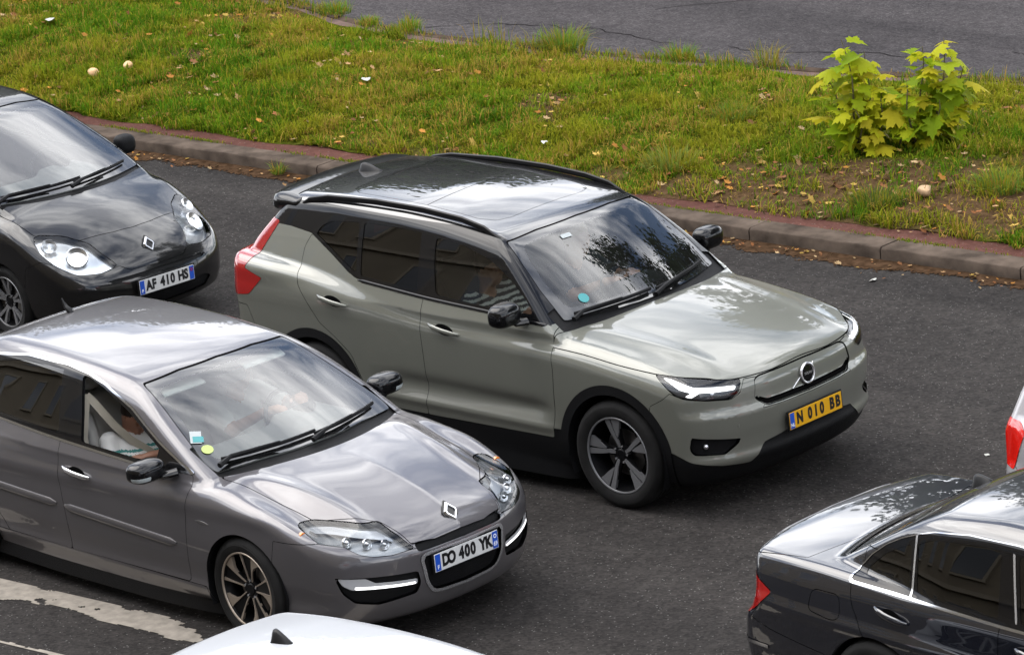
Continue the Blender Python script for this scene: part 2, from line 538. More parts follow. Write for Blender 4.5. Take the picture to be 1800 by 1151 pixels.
class Geo:
    def __init__(s):
        s.v, s.f = [], []
    def add(s, v, f):
        k = len(s.v)
        s.v += [tuple(map(float, p)) for p in v]
        s.f += [tuple(i + k for i in q) for q in f]
        return s
    def box(s, c, d, rot=None):
        h = np.array(d) / 2
        v = np.array([(i, j, k) for i in (-1, 1) for j in (-1, 1) for k in (-1, 1)]) * h
        if rot is not None:
            v = v @ np.array(Matrix(rot).to_3x3()).T
        return s.add(v + np.array(c), [(0, 1, 3, 2), (4, 6, 7, 5), (0, 4, 5, 1), (2, 3, 7, 6), (0, 2, 6, 4), (1, 5, 7, 3)])
    def loft(s, rings, closed=True, cap=True):
        n = len(rings[0]); v = [p for r in rings for p in r]; f = []
        for i in range(len(rings) - 1):
            for j in range(n if closed else n - 1):
                a, b = i * n + j, i * n + (j + 1) % n
                f.append((a, b, b + n, a + n))
        if cap and closed:
            f.append(tuple(range(n))[::-1]); f.append(tuple(range((len(rings) - 1) * n, len(rings) * n)))
        return s.add(v, f)
    def tube(s, pts, r, n=8, flat=1.0, up=(0, 0, 1), cap=True):
        """round or flattened bar along pts (radius may vary)"""
        P = [np.array(p, float) for p in pts]
        R = r if isinstance(r, (list, tuple)) else [r] * len(P)
        rings = []
        for i, p in enumerate(P):
            d = P[min(i + 1, len(P) - 1)] - P[max(i - 1, 0)]
            d /= np.linalg.norm(d)
            a = np.cross(d, np.array(up, float))
            if np.linalg.norm(a) < 1e-3:
                a = np.cross(d, (1.0, 0.2, 0))
            a /= np.linalg.norm(a); b = np.cross(a, d)
            rings.append([p + R[i] * (a * math.cos(t) + b * flat * math.sin(t)) for t in np.linspace(0, 2 * math.pi, n, endpoint=False)])
        return s.loft(rings, True, cap)
    def prism(s, poly, h0, h1, fn):
        """extrude a 2-D polygon from h0 to h1; fn(u, v, h) -> xyz"""
        n = len(poly)
        return s.add([fn(u, v, h0) for u, v in poly] + [fn(u, v, h1) for u, v in poly],
                     [tuple(range(n))[::-1], tuple(range(n, 2 * n))] + [(i, (i + 1) % n, (i + 1) % n + n, i + n) for i in range(n)])
    def lathe(s, prof, n=48, axis='y'):
        rings = []
        for r, h in prof:
            c = [(r * math.cos(t), r * math.sin(t)) for t in np.linspace(0, 2 * math.pi, n, endpoint=False)]
            rings.append([(a, h, b) if axis == 'y' else (a, b, h) for a, b in c])
        return s.loft(rings, True, False)
    def obj(s, name, m, parent=None, smooth=True, bevel=0.0, seg=2, angle=40):
        me = bpy.data.meshes.new(name)
        me.from_pydata(s.v, [], s.f)
        me.update()
        if smooth:
            me.shade_smooth()
            me.set_sharp_from_angle(angle=math.radians(angle))
        o = link(name, me, m, parent)
        if bevel:
            b = o.modifiers.new('bevel', 'BEVEL'); b.width = bevel; b.segments = seg; b.limit_method = 'ANGLE'; b.angle_limit = math.radians(35)
        return o

def fix_normals(o):
    import bmesh
    bm = bmesh.new(); bm.from_mesh(o.data); bmesh.ops.recalc_face_normals(bm, faces=bm.faces); bm.to_mesh(o.data); bm.free()
    return o

def empty(name, loc=(0, 0, 0), rz=0.0):
    o = bpy.data.objects.new(name, None)
    o.empty_display_size = 0.3
    COL.objects.link(o)
    o.location = loc; o.rotation_euler = (0, 0, rz)
    return o

def tag(o, label, cat, group=None, kind=None):
    if label: o['label'] = label
    if cat: o['category'] = cat
    if group: o['group'] = group
    if kind: o['kind'] = kind
    return o

def text_mesh(name, s, size, m, parent, mtx, align='CENTER', xs=1.0, bold=0.0):
    cu = bpy.data.curves.new(name, 'FONT')
    cu.body = s; cu.size = size; cu.align_x = align; cu.align_y = 'CENTER'; cu.extrude = 0.0006; cu.offset = bold
    cu.resolution_u = 3
    t = bpy.data.objects.new(name, cu)
    COL.objects.link(t)
    dg = bpy.context.evaluated_depsgraph_get()
    me = bpy.data.meshes.new_from_object(t.evaluated_get(dg))
    bpy.data.objects.remove(t); bpy.data.curves.remove(cu)
    me.name = name
    me.transform(mtx @ Matrix.Diagonal((xs, 1, 1, 1)))
    me.materials.clear()
    return link(name, me, m, parent)

def smooth_solid(name, f, lo, hi, h, m, parent):
    V, N, T = surface(f, lo, hi, h, 3)
    return mesh_tris(name, V, T, m, parent, N)

def rbox(x, y, z, c, h, r):
    qx, qy, qz = np.abs(x - c[0]) - h[0] + r, np.abs(y - c[1]) - h[1] + r, np.abs(z - c[2]) - h[2] + r
    return np.sqrt(np.maximum(qx, 0) ** 2 + np.maximum(qy, 0) ** 2 + np.maximum(qz, 0) ** 2) + np.minimum(np.maximum(qx, np.maximum(qy, qz)), 0) - r

def capsule(x, y, z, a, b, ra, rb):
    a, b = np.array(a, float), np.array(b, float)
    e = b - a
    t = np.clip(((x - a[0]) * e[0] + (y - a[1]) * e[1] + (z - a[2]) * e[2]) / max(e @ e, 1e-9), 0, 1)
    return np.sqrt((x - a[0] - e[0] * t) ** 2 + (y - a[1] - e[1] * t) ** 2 + (z - a[2] - e[2] * t) ** 2) - (ra + (rb - ra) * t)
# ------------------------------------------------------------------ body shapes (x forward from the front axle, y left, z up, metres)
def car_field(plan, sec, hood, crown, F, Fy, R, Ry, gW, zbelt, tum, roof, rcrown, Xw, wcurv, wsl, Xr, rcurv, rsl,
              zb=.19, kt=.075, kf=.06, kr=.06, kroof=.085, kws=.045, krw=.06, kb=.022, addW=None, addH=None, roofedge=0.0):
    """smooth union of a lower body and a greenhouse, each a smooth intersection of side, top, nose and tail surfaces"""
    def f(x, y, z):
        a = np.sqrt(y * y + 1e-6)
        W = plan(x) + sec(z)
        if addW: W = W + addW(x, z)
        Hd = hood(x) - crown(x) * y * y
        if addH: Hd = Hd + addH(x, a)
        lower = smax(a - W, (z - Hd) * .97, kt)
        lower = smax(lower, x - (F(z) - Fy(a)), kf)
        lower = smax(lower, (R(z) + Ry(a)) - x, kr)
        lower = smax(lower, zb - z, .06)
        zz = np.maximum(z, zbelt - .07) - zbelt
        gs = (a - (gW(x) - tum * zz - .10 * np.maximum(zz, 0) ** 2)) / math.sqrt(1 + tum * tum)
        g = smax(gs, z - (roof(x) - rcrown * y * y), kroof)
        zc = np.maximum(z, zbelt - .12)
        g = smax(g, (x - (Xw(zc) - wcurv * y * y)) / math.sqrt(1 + wsl * wsl), kws)
        g = smax(g, ((Xr(zc) + rcurv * y * y) - x) / math.sqrt(1 + rsl * rsl), krw)
        return smin(lower, g, kb)
    return f

def bump(v, c, w):
    return np.exp(-((v - c) / w) ** 2)

def xc_body():
    f = car_field(
        plan=curve((-3.60, .875), (-3.35, .902), (-3.0, .918), (-2.6, .927), (-2.0, .930), (-1, .932), (0, .930), (.35, .918), (.6, .885), (.86, .83)),
        sec=curve((.15, -.10), (.28, -.035), (.42, -.006), (.55, -.002), (.75, .0), (.95, -.004), (1.05, -.018), (1.13, -.042), (1.22, -.085)),
        hood=curve((-3.6, 1.265), (-2.6, 1.225), (-1.6, 1.17), (-.75, 1.135), (-.35, 1.118), (.0, 1.082), (.3, 1.038), (.55, .985), (.70, .940), (.80, .895), (.88, .84)),
        crown=lambda x: .115 + .03 * sstep(.2, .8, x) - .085 * sstep(-1.6, -2.8, x),
        F=curve((.16, .68), (.24, .78), (.31, .830), (.385, .866), (.435, .856), (.50, .860), (.58, .870), (.665, .874), (.715, .850), (.82, .835), (.90, .80), (.96, .74)),
        Fy=curve((0, 0), (.25, .008), (.5, .045), (.7, .120), (.82, .205), (.93, .33)),
        R=curve((.18, -3.38), (.3, -3.50), (.45, -3.56), (.72, -3.565), (.82, -3.565), (1.0, -3.575), (1.2, -3.56), (1.4, -3.45)),
        Ry=curve((0, 0), (.4, .004), (.65, .015), (.8, .04), (.92, .13)),
        gW=curve((-3.6, .78), (-3.0, .83), (-2.3, .862), (-1.5, .872), (-.6, .845), (-.1, .78)),
        zbelt=1.15, tum=.43,
        roof=curve((-.7, 1.53), (-1.0, 1.588), (-1.3, 1.636), (-1.7, 1.674), (-2.1, 1.690), (-2.6, 1.688), (-3.1, 1.660), (-3.5, 1.605)), rcrown=.085,
        Xw=curve((.9, -.06), (1.10, -.36), (1.30, -.62), (1.50, -.905), (1.65, -1.15)), wcurv=.24, wsl=1.38,
        Xr=curve((1.1, -3.57), (1.3, -3.465), (1.45, -3.335), (1.65, -3.15)), rcurv=.10, rsl=.67,
        kf=.055, kr=.05,
        addW=lambda x, z: (-.032 * bump(z, .575, .055) * sstep(-2.25, -1.7, x) * sstep(-.45, -.70, x)
                           + .012 * bump(z, .465, .03) * sstep(-2.3, -2.0, x) * sstep(-.4, -.6, x)
                           + .012 * np.exp(-((z - 1.02 - .05 * sstep(-2, -3, x)) / .09) ** 2) * sstep(-1.9, -2.7, x)
                           + .045 * sstep(1.05, 1.2, z) * sstep(-2.6, -3.2, x)),
        addH=lambda x, a: (-.05 * sstep(.80, .95, a) * sstep(-2.9, -2.0, x)
                           + .012 * np.exp(-((a - .62 + .10 * x) / .07) ** 2) * sstep(-.7, -.3, x) * sstep(.8, .4, x)))
    return f, (-3.72, -1.02, .10), (.98, 1.02, 1.76)

def laguna_body():
    f = car_field(
        plan=curve((-3.75, .74), (-3.4, .83), (-2.8, .885), (-2.2, .900), (-1, .905), (0, .903), (.35, .885), (.65, .825), (1.0, .70)),
        sec=curve((.12, -.09), (.21, -.035), (.28, -.012), (.33, -.016), (.45, -.004), (.58, 0), (.72, -.006), (.84, -.022), (.94, -.052), (1.02, -.095)),
        hood=curve((-3.75, .93), (-3.5, .99), (-3.2, 1.0), (-2.3, .99), (-.9, .965), (-.3, .975), (.0, .945), (.3, .895), (.55, .835), (.75, .768), (.88, .705), (.96, .64), (1.0, .56)),
        crown=lambda x: .10 + .10 * sstep(.1, .8, x),
        F=curve((.14, .84), (.22, .925), (.32, .965), (.45, .985), (.56, .982), (.63, .965), (.70, .925), (.78, .85), (.86, .74)),
        Fy=curve((0, 0), (.25, .018), (.45, .065), (.62, .145), (.75, .245), (.9, .46)),
        R=curve((.2, -3.60), (.35, -3.69), (.6, -3.71), (.8, -3.70), (.93, -3.66), (1.02, -3.58)),
        Ry=curve((0, 0), (.4, .02), (.65, .09), (.8, .2), (.9, .36)),
        gW=curve((-3.7, .64), (-3.0, .745), (-2.4, .815), (-1.7, .845), (-1.0, .840), (-.5, .805), (-.1, .73)),
        zbelt=.97, tum=.48,
        roof=curve((-.8, 1.31), (-1.1, 1.367), (-1.4, 1.410), (-1.8, 1.440), (-2.2, 1.452), (-2.6, 1.443), (-3.0, 1.405), (-3.4, 1.31)), rcrown=.09,
        Xw=curve((.80, .10), (.95, -.20), (1.10, -.50), (1.25, -.82), (1.40, -1.18)), wcurv=.32, wsl=2.1,
        Xr=curve((.9, -3.62), (1.05, -3.45), (1.2, -3.20), (1.32, -2.95), (1.45, -2.62)), rcurv=.15, rsl=2.0,
        zb=.17, kt=.08, kf=.06, kr=.10, kroof=.09, kws=.035, krw=.06,
        addW=lambda x, z: .010 * bump(z, .80 + .02 * x, .05) * sstep(.5, .1, x),
        addH=lambda x, a: (.016 * bump(a, .50 + .12 * sstep(.6, -.4, x), .06) * sstep(-.3, .0, x) * sstep(.85, .6, x)
                           - .035 * bump(a, .70, .10) * sstep(-.2, .2, x) * sstep(.8, .4, x) + .012 * np.exp(-np.abs(a) / .12) * sstep(-.1, .3, x)))
    return f, (-3.86, -.99, .08), (1.08, .99, 1.53)

def twingo_body():
    f = car_field(
        plan=curve((-3.05, .70), (-2.7, .775), (-2.2, .815), (-1.2, .828), (-.4, .828), (0, .815), (.25, .785), (.62, .71)),
        sec=curve((.12, -.09), (.22, -.03), (.38, -.004), (.55, 0), (.75, -.006), (.88, -.035), (.98, -.075)),
        hood=curve((-3.0, .98), (-1.2, .98), (-.55, .995), (-.25, .968), (-.05, .918), (.12, .855), (.25, .792), (.38, .715), (.48, .64), (.56, .56), (.62, .47)),
        crown=lambda x: .13 + .12 * sstep(-.3, .2, x),
        F=curve((.14, .50), (.22, .585), (.33, .622), (.44, .628), (.54, .61), (.64, .56), (.74, .47), (.84, .34)),
        Fy=curve((0, 0), (.25, .018), (.45, .065), (.6, .13), (.72, .215), (.82, .36)),
        R=curve((.2, -2.90), (.35, -2.98), (.6, -3.0), (.9, -2.97), (1.0, -2.95)),
        Ry=curve((0, 0), (.4, .02), (.6, .07), (.75, .18), (.82, .3)),
        gW=curve((-3.0, .66), (-2.4, .735), (-1.6, .765), (-.9, .76), (-.45, .715), (-.2, .65)),
        zbelt=.95, tum=.33,
        roof=curve((-1.0, 1.38), (-1.35, 1.452), (-1.6, 1.490), (-2.0, 1.518), (-2.5, 1.50), (-3.0, 1.44)), rcrown=.075,
        Xw=curve((.85, .02), (.97, -.25), (1.10, -.53), (1.25, -.88), (1.40, -1.25), (1.5, -1.52)), wcurv=.34, wsl=2.3,
        Xr=curve((.9, -2.96), (1.2, -2.88), (1.5, -2.70)), rcurv=.15, rsl=.45,
        zb=.16, kt=.10, kf=.12, kr=.10, kroof=.10, kws=.04, krw=.06)
    return f, (-3.12, -.92, .06), (.72, .92, 1.58)

def sedan_body():
    f = car_field(
        plan=curve((-3.85, .80), (-3.6, .838), (-3.3, .862), (-2.8, .876), (-2.2, .885), (-1, .885), (0, .88), (.4, .85), (.8, .74)),
        sec=curve((.12, -.08), (.22, -.025), (.38, -.003), (.55, 0), (.66, .0), (.75, -.012), (.86, -.030), (.94, -.062)),
        hood=curve((-3.9, .955), (-3.78, .985), (-3.6, 1.0), (-3.3, 1.005), (-2.8, .99), (-2.2, .96), (-.8, .94), (-.4, .945), (0, .905), (.45, .82), (.7, .73), (.82, .64)),
        crown=lambda x: .045 + .10 * sstep(0, .6, x),
        F=curve((.15, .70), (.25, .78), (.45, .80), (.6, .785), (.75, .73)),
        Fy=curve((0, 0), (.3, .02), (.5, .07), (.7, .18), (.88, .4)),
        R=curve((.18, -3.72), (.28, -3.84), (.45, -3.885), (.58, -3.875), (.66, -3.82), (.80, -3.785), (.92, -3.785), (1.0, -3.76)),
        Ry=curve((0, 0), (.35, .015), (.55, .045), (.7, .085), (.8, .14), (.9, .28)),
        gW=curve((-3.6, .56), (-3.2, .67), (-2.8, .755), (-2.3, .82), (-1.6, .832), (-.9, .82), (-.3, .74)),
        zbelt=.93, tum=.37,
        roof=curve((-.9, 1.30), (-1.2, 1.36), (-1.6, 1.397), (-2.0, 1.405), (-2.4, 1.380), (-2.8, 1.31), (-3.2, 1.20)), rcrown=.10,
        Xw=curve((.9, -.18), (1.1, -.58), (1.25, -.90), (1.4, -1.25)), wcurv=.28, wsl=2.1,
        Xr=curve((.9, -3.40), (1.0, -3.24), (1.12, -3.02), (1.27, -2.74), (1.42, -2.40)), rcurv=.28, rsl=1.9,
        zb=.16, kt=.05, kf=.07, kr=.035, kroof=.10, kws=.035, krw=.03, kb=.03,
        addW=lambda x, z: .010 * bump(z, .72 + .03 * (x + 3.6) * -1, .035))
    return f, (-3.98, -.97, .07), (.92, .97, 1.53)

def hatch_body():
    f = car_field(
        plan=curve((-3.45, .76), (-3.1, .835), (-2.5, .875), (-1, .885), (0, .88), (.4, .84), (.85, .70)),
        sec=curve((.12, -.08), (.22, -.03), (.38, -.004), (.55, 0), (.75, -.006), (.9, -.03), (1.0, -.07)),
        hood=curve((-3.4, 1.02), (-2.4, 1.0), (-.8, .985), (-.35, .985), (0, .94), (.4, .86), (.7, .74), (.88, .60)),
        crown=lambda x: .09 + .08 * sstep(0, .6, x),
        F=curve((.15, .76), (.28, .86), (.45, .88), (.6, .86), (.75, .76)),
        Fy=curve((0, 0), (.3, .02), (.5, .08), (.7, .2), (.88, .42)),
        R=curve((.18, -3.30), (.3, -3.40), (.45, -3.44), (.62, -3.43), (.72, -3.38), (.95, -3.36), (1.05, -3.33)),
        Ry=curve((0, 0), (.4, .015), (.6, .055), (.75, .13), (.88, .28)),
        gW=curve((-3.4, .70), (-2.9, .77), (-2.2, .825), (-1.5, .835), (-.9, .82), (-.3, .75)),
        zbelt=.98, tum=.45,
        roof=curve((-.8, 1.37), (-1.1, 1.425), (-1.5, 1.475), (-2.0, 1.500), (-2.6, 1.482), (-3.1, 1.425), (-3.4, 1.37)), rcrown=.10,
        Xw=curve((.9, -.12), (1.1, -.50), (1.3, -.86), (1.45, -1.16)), wcurv=.28, wsl=1.9,
        Xr=curve((.95, -3.36), (1.2, -3.26), (1.4, -3.08), (1.5, -2.96)), rcurv=.14, rsl=.6,
        zb=.17, kt=.07, kf=.08, kr=.08, kroof=.11, kws=.04, krw=.06)
    return f, (-3.56, -.97, .07), (1.0, .97, 1.6)
# ------------------------------------------------------------------ car components
def rot(ax, a):
    return Matrix.Rotation(a, 4, ax)

WHEELS = {}
def ring_arc(r0, r1, a0, a1, n=6):
    o = [(r1 * math.cos(t), r1 * math.sin(t)) for t in np.linspace(a0, a1, n)]
    i = [(r0 * math.cos(t), r0 * math.sin(t)) for t in np.linspace(a1, a0, n)]
    return o + i

def blade(stations):
    """(r, angle centre, half width in metres) -> closed polygon in the wheel plane"""
    L = [(r, a + w / r) for r, a, w in stations]
    Rr = [(r, a - w / r) for r, a, w in stations][::-1]
    return [(r * math.cos(a), r * math.sin(a)) for r, a in L + Rr]

def wheel_parts(style, R, Rr, w):
    key = (style, R, Rr, w)
    if key in WHEELS:
        return WHEELS[key]
    h = w / 2
    tyre = Geo().lathe([(Rr - .004, -h + .012), (Rr + .015, -h + .001), (Rr + .045, -h - .004), (R - .035, -h + .001), (R - .012, -h + .014), (R - .003, -h + .032),
                        (R, -h + .05), (R, -.045), (R - .008, -.043), (R - .008, -.037), (R, -.035), (R, -.005), (R - .008, -.003), (R - .008, .003), (R, .005),
                        (R, .035), (R - .008, .037), (R - .008, .043), (R, .045), (R, h - .05), (R - .003, h - .032), (R - .012, h - .014), (R - .035, h - .001),
                        (R - .040, h + .0015), (R - .046, h + .002), (Rr + .045, h + .004), (Rr + .015, h - .001), (Rr - .004, h - .012)], 64)
    barrel = Geo().lathe([(Rr + .002, h - .012), (Rr - .010, h - .014), (Rr - .014, h - .03), (Rr - .035, h - .07), (Rr - .035, -h + .02), (Rr, -h + .012)], 64)
    lip = Geo().lathe([(Rr + .003, h - .010), (Rr - .001, h - .005), (Rr - .008, h - .006), (Rr - .011, h - .014)], 64)
    face = h - .018
    def yd(r, d=0.0):                                   # slight dish towards the hub
        return face - .030 * (1 - min(1, r / Rr)) ** 1.5 - d
    def fn(u, v, t):
        return (u, yd(math.hypot(u, v), t), v)
    spokes = Geo()                                      # one spoke; the wheel gets five turned copies
    split_at = [0]
    if style == 'split':
        a = math.radians(98)
        spokes.prism(blade([(.045, a + .12, .010), (.09, a + .05, .0125), (Rr * .6, a - .055, .015), (Rr - .006, a - .085, .019)]), 0, .022, fn)
        spokes.prism(blade([(Rr * .46, a + .175, .004), (Rr * .62, a + .20, .017), (Rr * .8, a + .205, .027), (Rr - .006, a + .215, .040)]), .001, .022, fn)
        split_at[0] = len(spokes.f)
        spokes.prism(blade([(.04, a + .1, .024), (Rr * .45, a + .06, .030), (Rr - .012, a + .09, .055)]), .010, .035, fn)
    elif style == 'petal':
        a = math.radians(80)
        spokes.prism(blade([(.055, a - .02, .0035), (.10, a - .10, .0035), (Rr * .55, a - .11, .006), (Rr * .70, a - .08, .014), (Rr * .86, a - .01, .032), (Rr - .004, a + .03, .050)]), 0, .018, fn)
        spokes.prism(blade([(.055, a - .62, .0035), (.10, a - .60, .0035), (Rr * .7, a - .62, .0045), (Rr - .004, a - .63, .010)]), 0, .018, fn)
        split_at[0] = len(spokes.f)
        spokes.prism(blade([(.045, a - .34, .026), (.11, a - .34, .032), (Rr * .7, a - .36, .050), (Rr - .012, a - .33, .066)]), .008, .03, fn)
    else:
        a = math.radians(90)
        for sg in (-1, 1):
            spokes.prism(blade([(.05, a + sg * .18, .011), (Rr * .5, a + sg * .14, .010), (Rr - .006, a + sg * .22, .015)]), 0, .025, fn)
        split_at[0] = len(spokes.f)
        spokes.prism(blade([(.04, a, .03), (Rr * .5, a, .022), (Rr - .012, a, .05)]), .012, .035, fn)
    hubd = Geo().lathe([(.001, yd(.03, -.004)), (.030, yd(.03, -.004)), (.036, yd(.03, .001)), (.062, yd(.05, .004)), (.066, yd(.05, .03)), (.03, yd(.05, .06))], 32)
    nuts = Geo()
    for k in range(5):
        a = math.radians(54 + 72 * k)
        c = (.054 * math.cos(a), .054 * math.sin(a))
        nuts.tube([(c[0], yd(.05, .012), c[1]), (c[0], yd(.05, -.003), c[1])], .008, 6)
    disc = Geo().lathe([(.05, .02), (.155, .02), (.158, .012), (.155, .0), (.05, .0)], 48)
    disc.prism(ring_arc(.10, .17, math.radians(150), math.radians(205)), -.03, .05, lambda u, v, t: (u, t, v))
    WHEELS[key] = (tyre, barrel, lip, spokes, split_at[0], hubd, nuts, disc, {})
    return WHEELS[key]

def add_wheel(root, x, side, R, Rr, w, yc, style, alloy, steer=0.0):
    """wheel part under the car with tyre, rim and disc as sub-parts; alike wheels share meshes"""
    tyre, barrel, lip, spokes, dark, hubd, nuts, disc, cache = wheel_parts(style, R, Rr, w)
    def sub(nm, geo, m, parent):
        if nm in cache:
            o = bpy.data.objects.new(nm.split(':')[0], cache[nm]); COL.objects.link(o); o.parent = parent
            return o
        o = geo.obj(nm.split(':')[0], m, parent, angle=35)
        fix_normals(o)
        cache[nm] = o.data
        return o
    t = sub('wheel', barrel, M['dark_alloy'], root)
    t.location = (x, side * yc, R)
    t.rotation_euler = (0, random.uniform(0, 1.2), (0 if side > 0 else math.pi) + steer)
    sub('tyre', tyre, M['tyre'], t)
    sub('rim_edge', lip, M[alloy], t)
    for k in range(5):
        first = 'spoke' not in cache
        sp = sub('spoke', spokes, [M[alloy], M['dark_alloy']], t)
        if first:
            mi = np.zeros(len(sp.data.polygons), np.int32); mi[dark:] = 1
            sp.data.polygons.foreach_set('material_index', mi)
        sp.rotation_euler = (0, math.radians(72 * k), 0)
    sub('hub_cap', hubd, M['dark_alloy'], t)
    sub('wheel_nuts', nuts, M['satin'], t)['kind'] = 'stuff'
    sub('brake_disc', disc, M['disc'], t)
    return t

def wheel_well(root, x, side, R, zc, y0, y1):
    g = Geo()
    ang = np.linspace(math.radians(-25), math.radians(205), 26)
    rings = [[(x + R * math.cos(a), side * y, zc + R * math.sin(a)) for a in ang] for y in (y1, y0)]
    g.loft(rings, closed=False, cap=False)
    n = len(ang)
    g.add([(x + R * math.cos(a), side * y0, zc + R * math.sin(a)) for a in ang], [tuple(range(n))])
    return g.obj('wheel_arch_liner', M['plastic'], root)

def plate(root, pos, tilt, text, left, right, yellow=False, rear=False, gap=0.030):
    """520 x 110 mm plate; pos is its centre, normal +x (front) or -x (rear)"""
    sg = -1 if rear else 1
    u = Vector((0, sg, 0)); n = Vector((sg * math.cos(tilt), 0, math.sin(tilt))); v = n.cross(u)
    mt = Matrix(((u[0], v[0], n[0], pos[0]), (u[1], v[1], n[1], pos[1]), (u[2], v[2], n[2], pos[2]), (0, 0, 0, 1)))
    def quad(name, x0, x1, y0, y1, z0, z1, m, parent, bev=0.004):
        g = Geo().box(((x0 + x1) / 2, (y0 + y1) / 2, (z0 + z1) / 2), (x1 - x0, y1 - y0, z1 - z0))
        g.v = [tuple(mt @ Vector(p)) for p in g.v]
        return g.obj(name, m, parent, bevel=bev, seg=2)
    base = quad('licence_plate', -.26, .26, -.055, .055, -.002, .002, M['plate_yellow' if yellow else 'plate_white'], root, .0015)
    quad('plate_holder', -.273, .273, -.066, .066, -.012, -.0025, M['plastic'], base)
    quad('blue_band', -.256, -.214, -.051, .051, .002, .0032, M['plate_blue'], base, 0.0003)
    text_mesh('country_letter', left, .034 if len(left) == 1 else .030, M['ink_white'], base, mt @ Matrix.Translation((-.235, -.028, .0042)), bold=0.0008)
    if right:
        quad('blue_band', .214, .256, -.051, .051, .002, .0032, M['plate_blue'], base, 0.0003)
        if right != ' ':
            text_mesh('department_number', right, .040, M['ink_white'], base, mt @ Matrix.Translation((.235, -.024, .0042)), xs=.8, bold=0.0008)
        ri = Geo().lathe([(.007, .0034), (.013, .0034), (.013, .0046), (.007, .0046), (.007, .0034)], 14, 'z')
        ri.v = [tuple(mt @ (Matrix.Translation((.235, .024, 0)) @ Vector(p))) for p in ri.v]
        ri.obj('region_emblem', M['ink_white'] if right != ' ' else M['red_lens'], base)
    # characters one group at a time so the spacing follows the real plate
    wtot = .40 if right else .44
    x0 = -.195 if right else -.19
    chars = list(text)
    adv = [.052 if c != ' ' else .036 for c in chars]
    sc = wtot / sum(adv)
    x = x0
    for c, a in zip(chars, adv):
        if c != ' ':
            text_mesh('plate_character', c, .100, M['ink'], base, mt @ Matrix.Translation((x + a * sc / 2, 0, .003)), xs=.80, bold=0.0052)
        x += a * sc
    return base

SEAT = {}
def add_seat(root, x, y, z, m, name='front_seat', recline=0.38, wide=.26):
    key = (m, name, recline, wide)
    if key not in SEAT:
        s, c = math.sin(recline), math.cos(recline)
        def f(px, py, pz):
            base = rbox(px, py, pz, (.02, 0, .0), (.27, wide, .085), .07)
            base = smin(base, rbox(px, np.abs(py), pz, (.02, wide - .04, .05), (.24, .045, .07), .04), .05)
            bx, bz = px + .20, pz - .02
            lx, lz = bx * c + bz * s, -bx * s + bz * c
            back = rbox(lx, py, lz, (-.03, 0, .33), (.065, wide - .01, .33), .06)
            back = smin(back, rbox(lx, np.abs(py), lz, (.02, wide - .04, .30), (.06, .04, .24), .035), .05)
            head = rbox(lx, np.abs(py) if wide > .4 else py, lz, (-.02, .34 if wide > .4 else 0, .77), (.05, .13, .095), .05)
            post = capsule(lx, np.abs(py) - (.34 if wide > .4 else 0), lz, (-.03, .05, .6), (-.03, .05, .72), .012, .012)
            return np.minimum(np.minimum(smin(base, back, .04), head), post)
        w = wide + .06
        V, N, T = surface(f, (-.75, -w, -.14), (.34, w, .92), .024, 3)
        o = mesh_tris(name, V, T, M[m], root, N)
        SEAT[key] = o.data
    else:
        o = bpy.data.objects.new(name, SEAT[key]); COL.objects.link(o); o.parent = root
    o.location = (x, y, z)
    return o

def cabin(root, dash, seats, rear, wheel, seat_m='seat_dark', trim='cabin_dark', zfloor=.30, floor=(-3.2, -.3, .72)):
    """dash = (x front, x rear, half width, z top); seats = [(x, y, z)]; rear = (x, z); wheel = (x, y, z)"""
    xf, xr, hw, zt = dash
    def f(x, y, z):
        d = rbox(x, y, z, ((xf + xr) / 2, 0, zt - .16), ((xf - xr) / 2, hw, .15), .05)
        d = smin(d, rbox(x, y, z, (xr + .06, 0, zt - .30), (.10, hw - .08, .12), .05), .08)
        d = smin(d, rbox(x, y, z, (xr - .25, 0, zt - .42), (.35, .10, .10), .04), .08)
        binn = rbox(x, y, z, (xr + .12, wheel[1], zt - .02), (.14, .19, .055), .05)
        return smin(d, binn, .06)
    smooth_solid('dashboard', f, (xr - .65, -hw - .06, zt - .56), (xf + .06, hw + .06, zt + .08), .03, M[trim], root)
    Geo().box(((floor[0] + floor[1]) / 2, 0, zfloor), (floor[1] - floor[0], 2 * floor[2], .04)).obj('cabin_floor', M['cabin_dark'], root)
    for x, y, z in seats:
        add_seat(root, x, y, z, seat_m)
    if rear:
        add_seat(root, rear[0], 0, rear[1], seat_m, 'rear_seat', .42, .60)
    wx, wy, wz = wheel
    t = np.linspace(0, 2 * math.pi, 33)[:-1]
    rk = math.radians(62)
    def on(a, r, d=0):
        p = Vector((0, r * math.cos(a), r * math.sin(a))); q = Vector((-d, 0, 0))
        p = p + q
        p.rotate(Matrix.Rotation(-(math.pi / 2 - rk), 3, 'Y'))
        return tuple(p + Vector((wx, wy, wz)))
    g = Geo()
    pts = [on(a, .182) for a in t]
    rings = []
    for a in t:
        rings.append([tuple(Vector(on(a, .182 + .015 * math.cos(b), .015 * math.sin(b)))) for b in np.linspace(0, 2 * math.pi, 8, endpoint=False)])
    rings.append(rings[0])
    g.loft(rings, True, False)
    for a in (math.radians(0), math.radians(180), math.radians(270)):
        g.tube([on(a, .04), on(a, .178)], [.03, .016], 6, .5)
    g.tube([on(0, 0, .02), on(0, 0, -.05), on(0, 0, -.25)], [.06, .055, .03], 10)
    g.obj('steering_wheel', M['cabin_dark'], root)

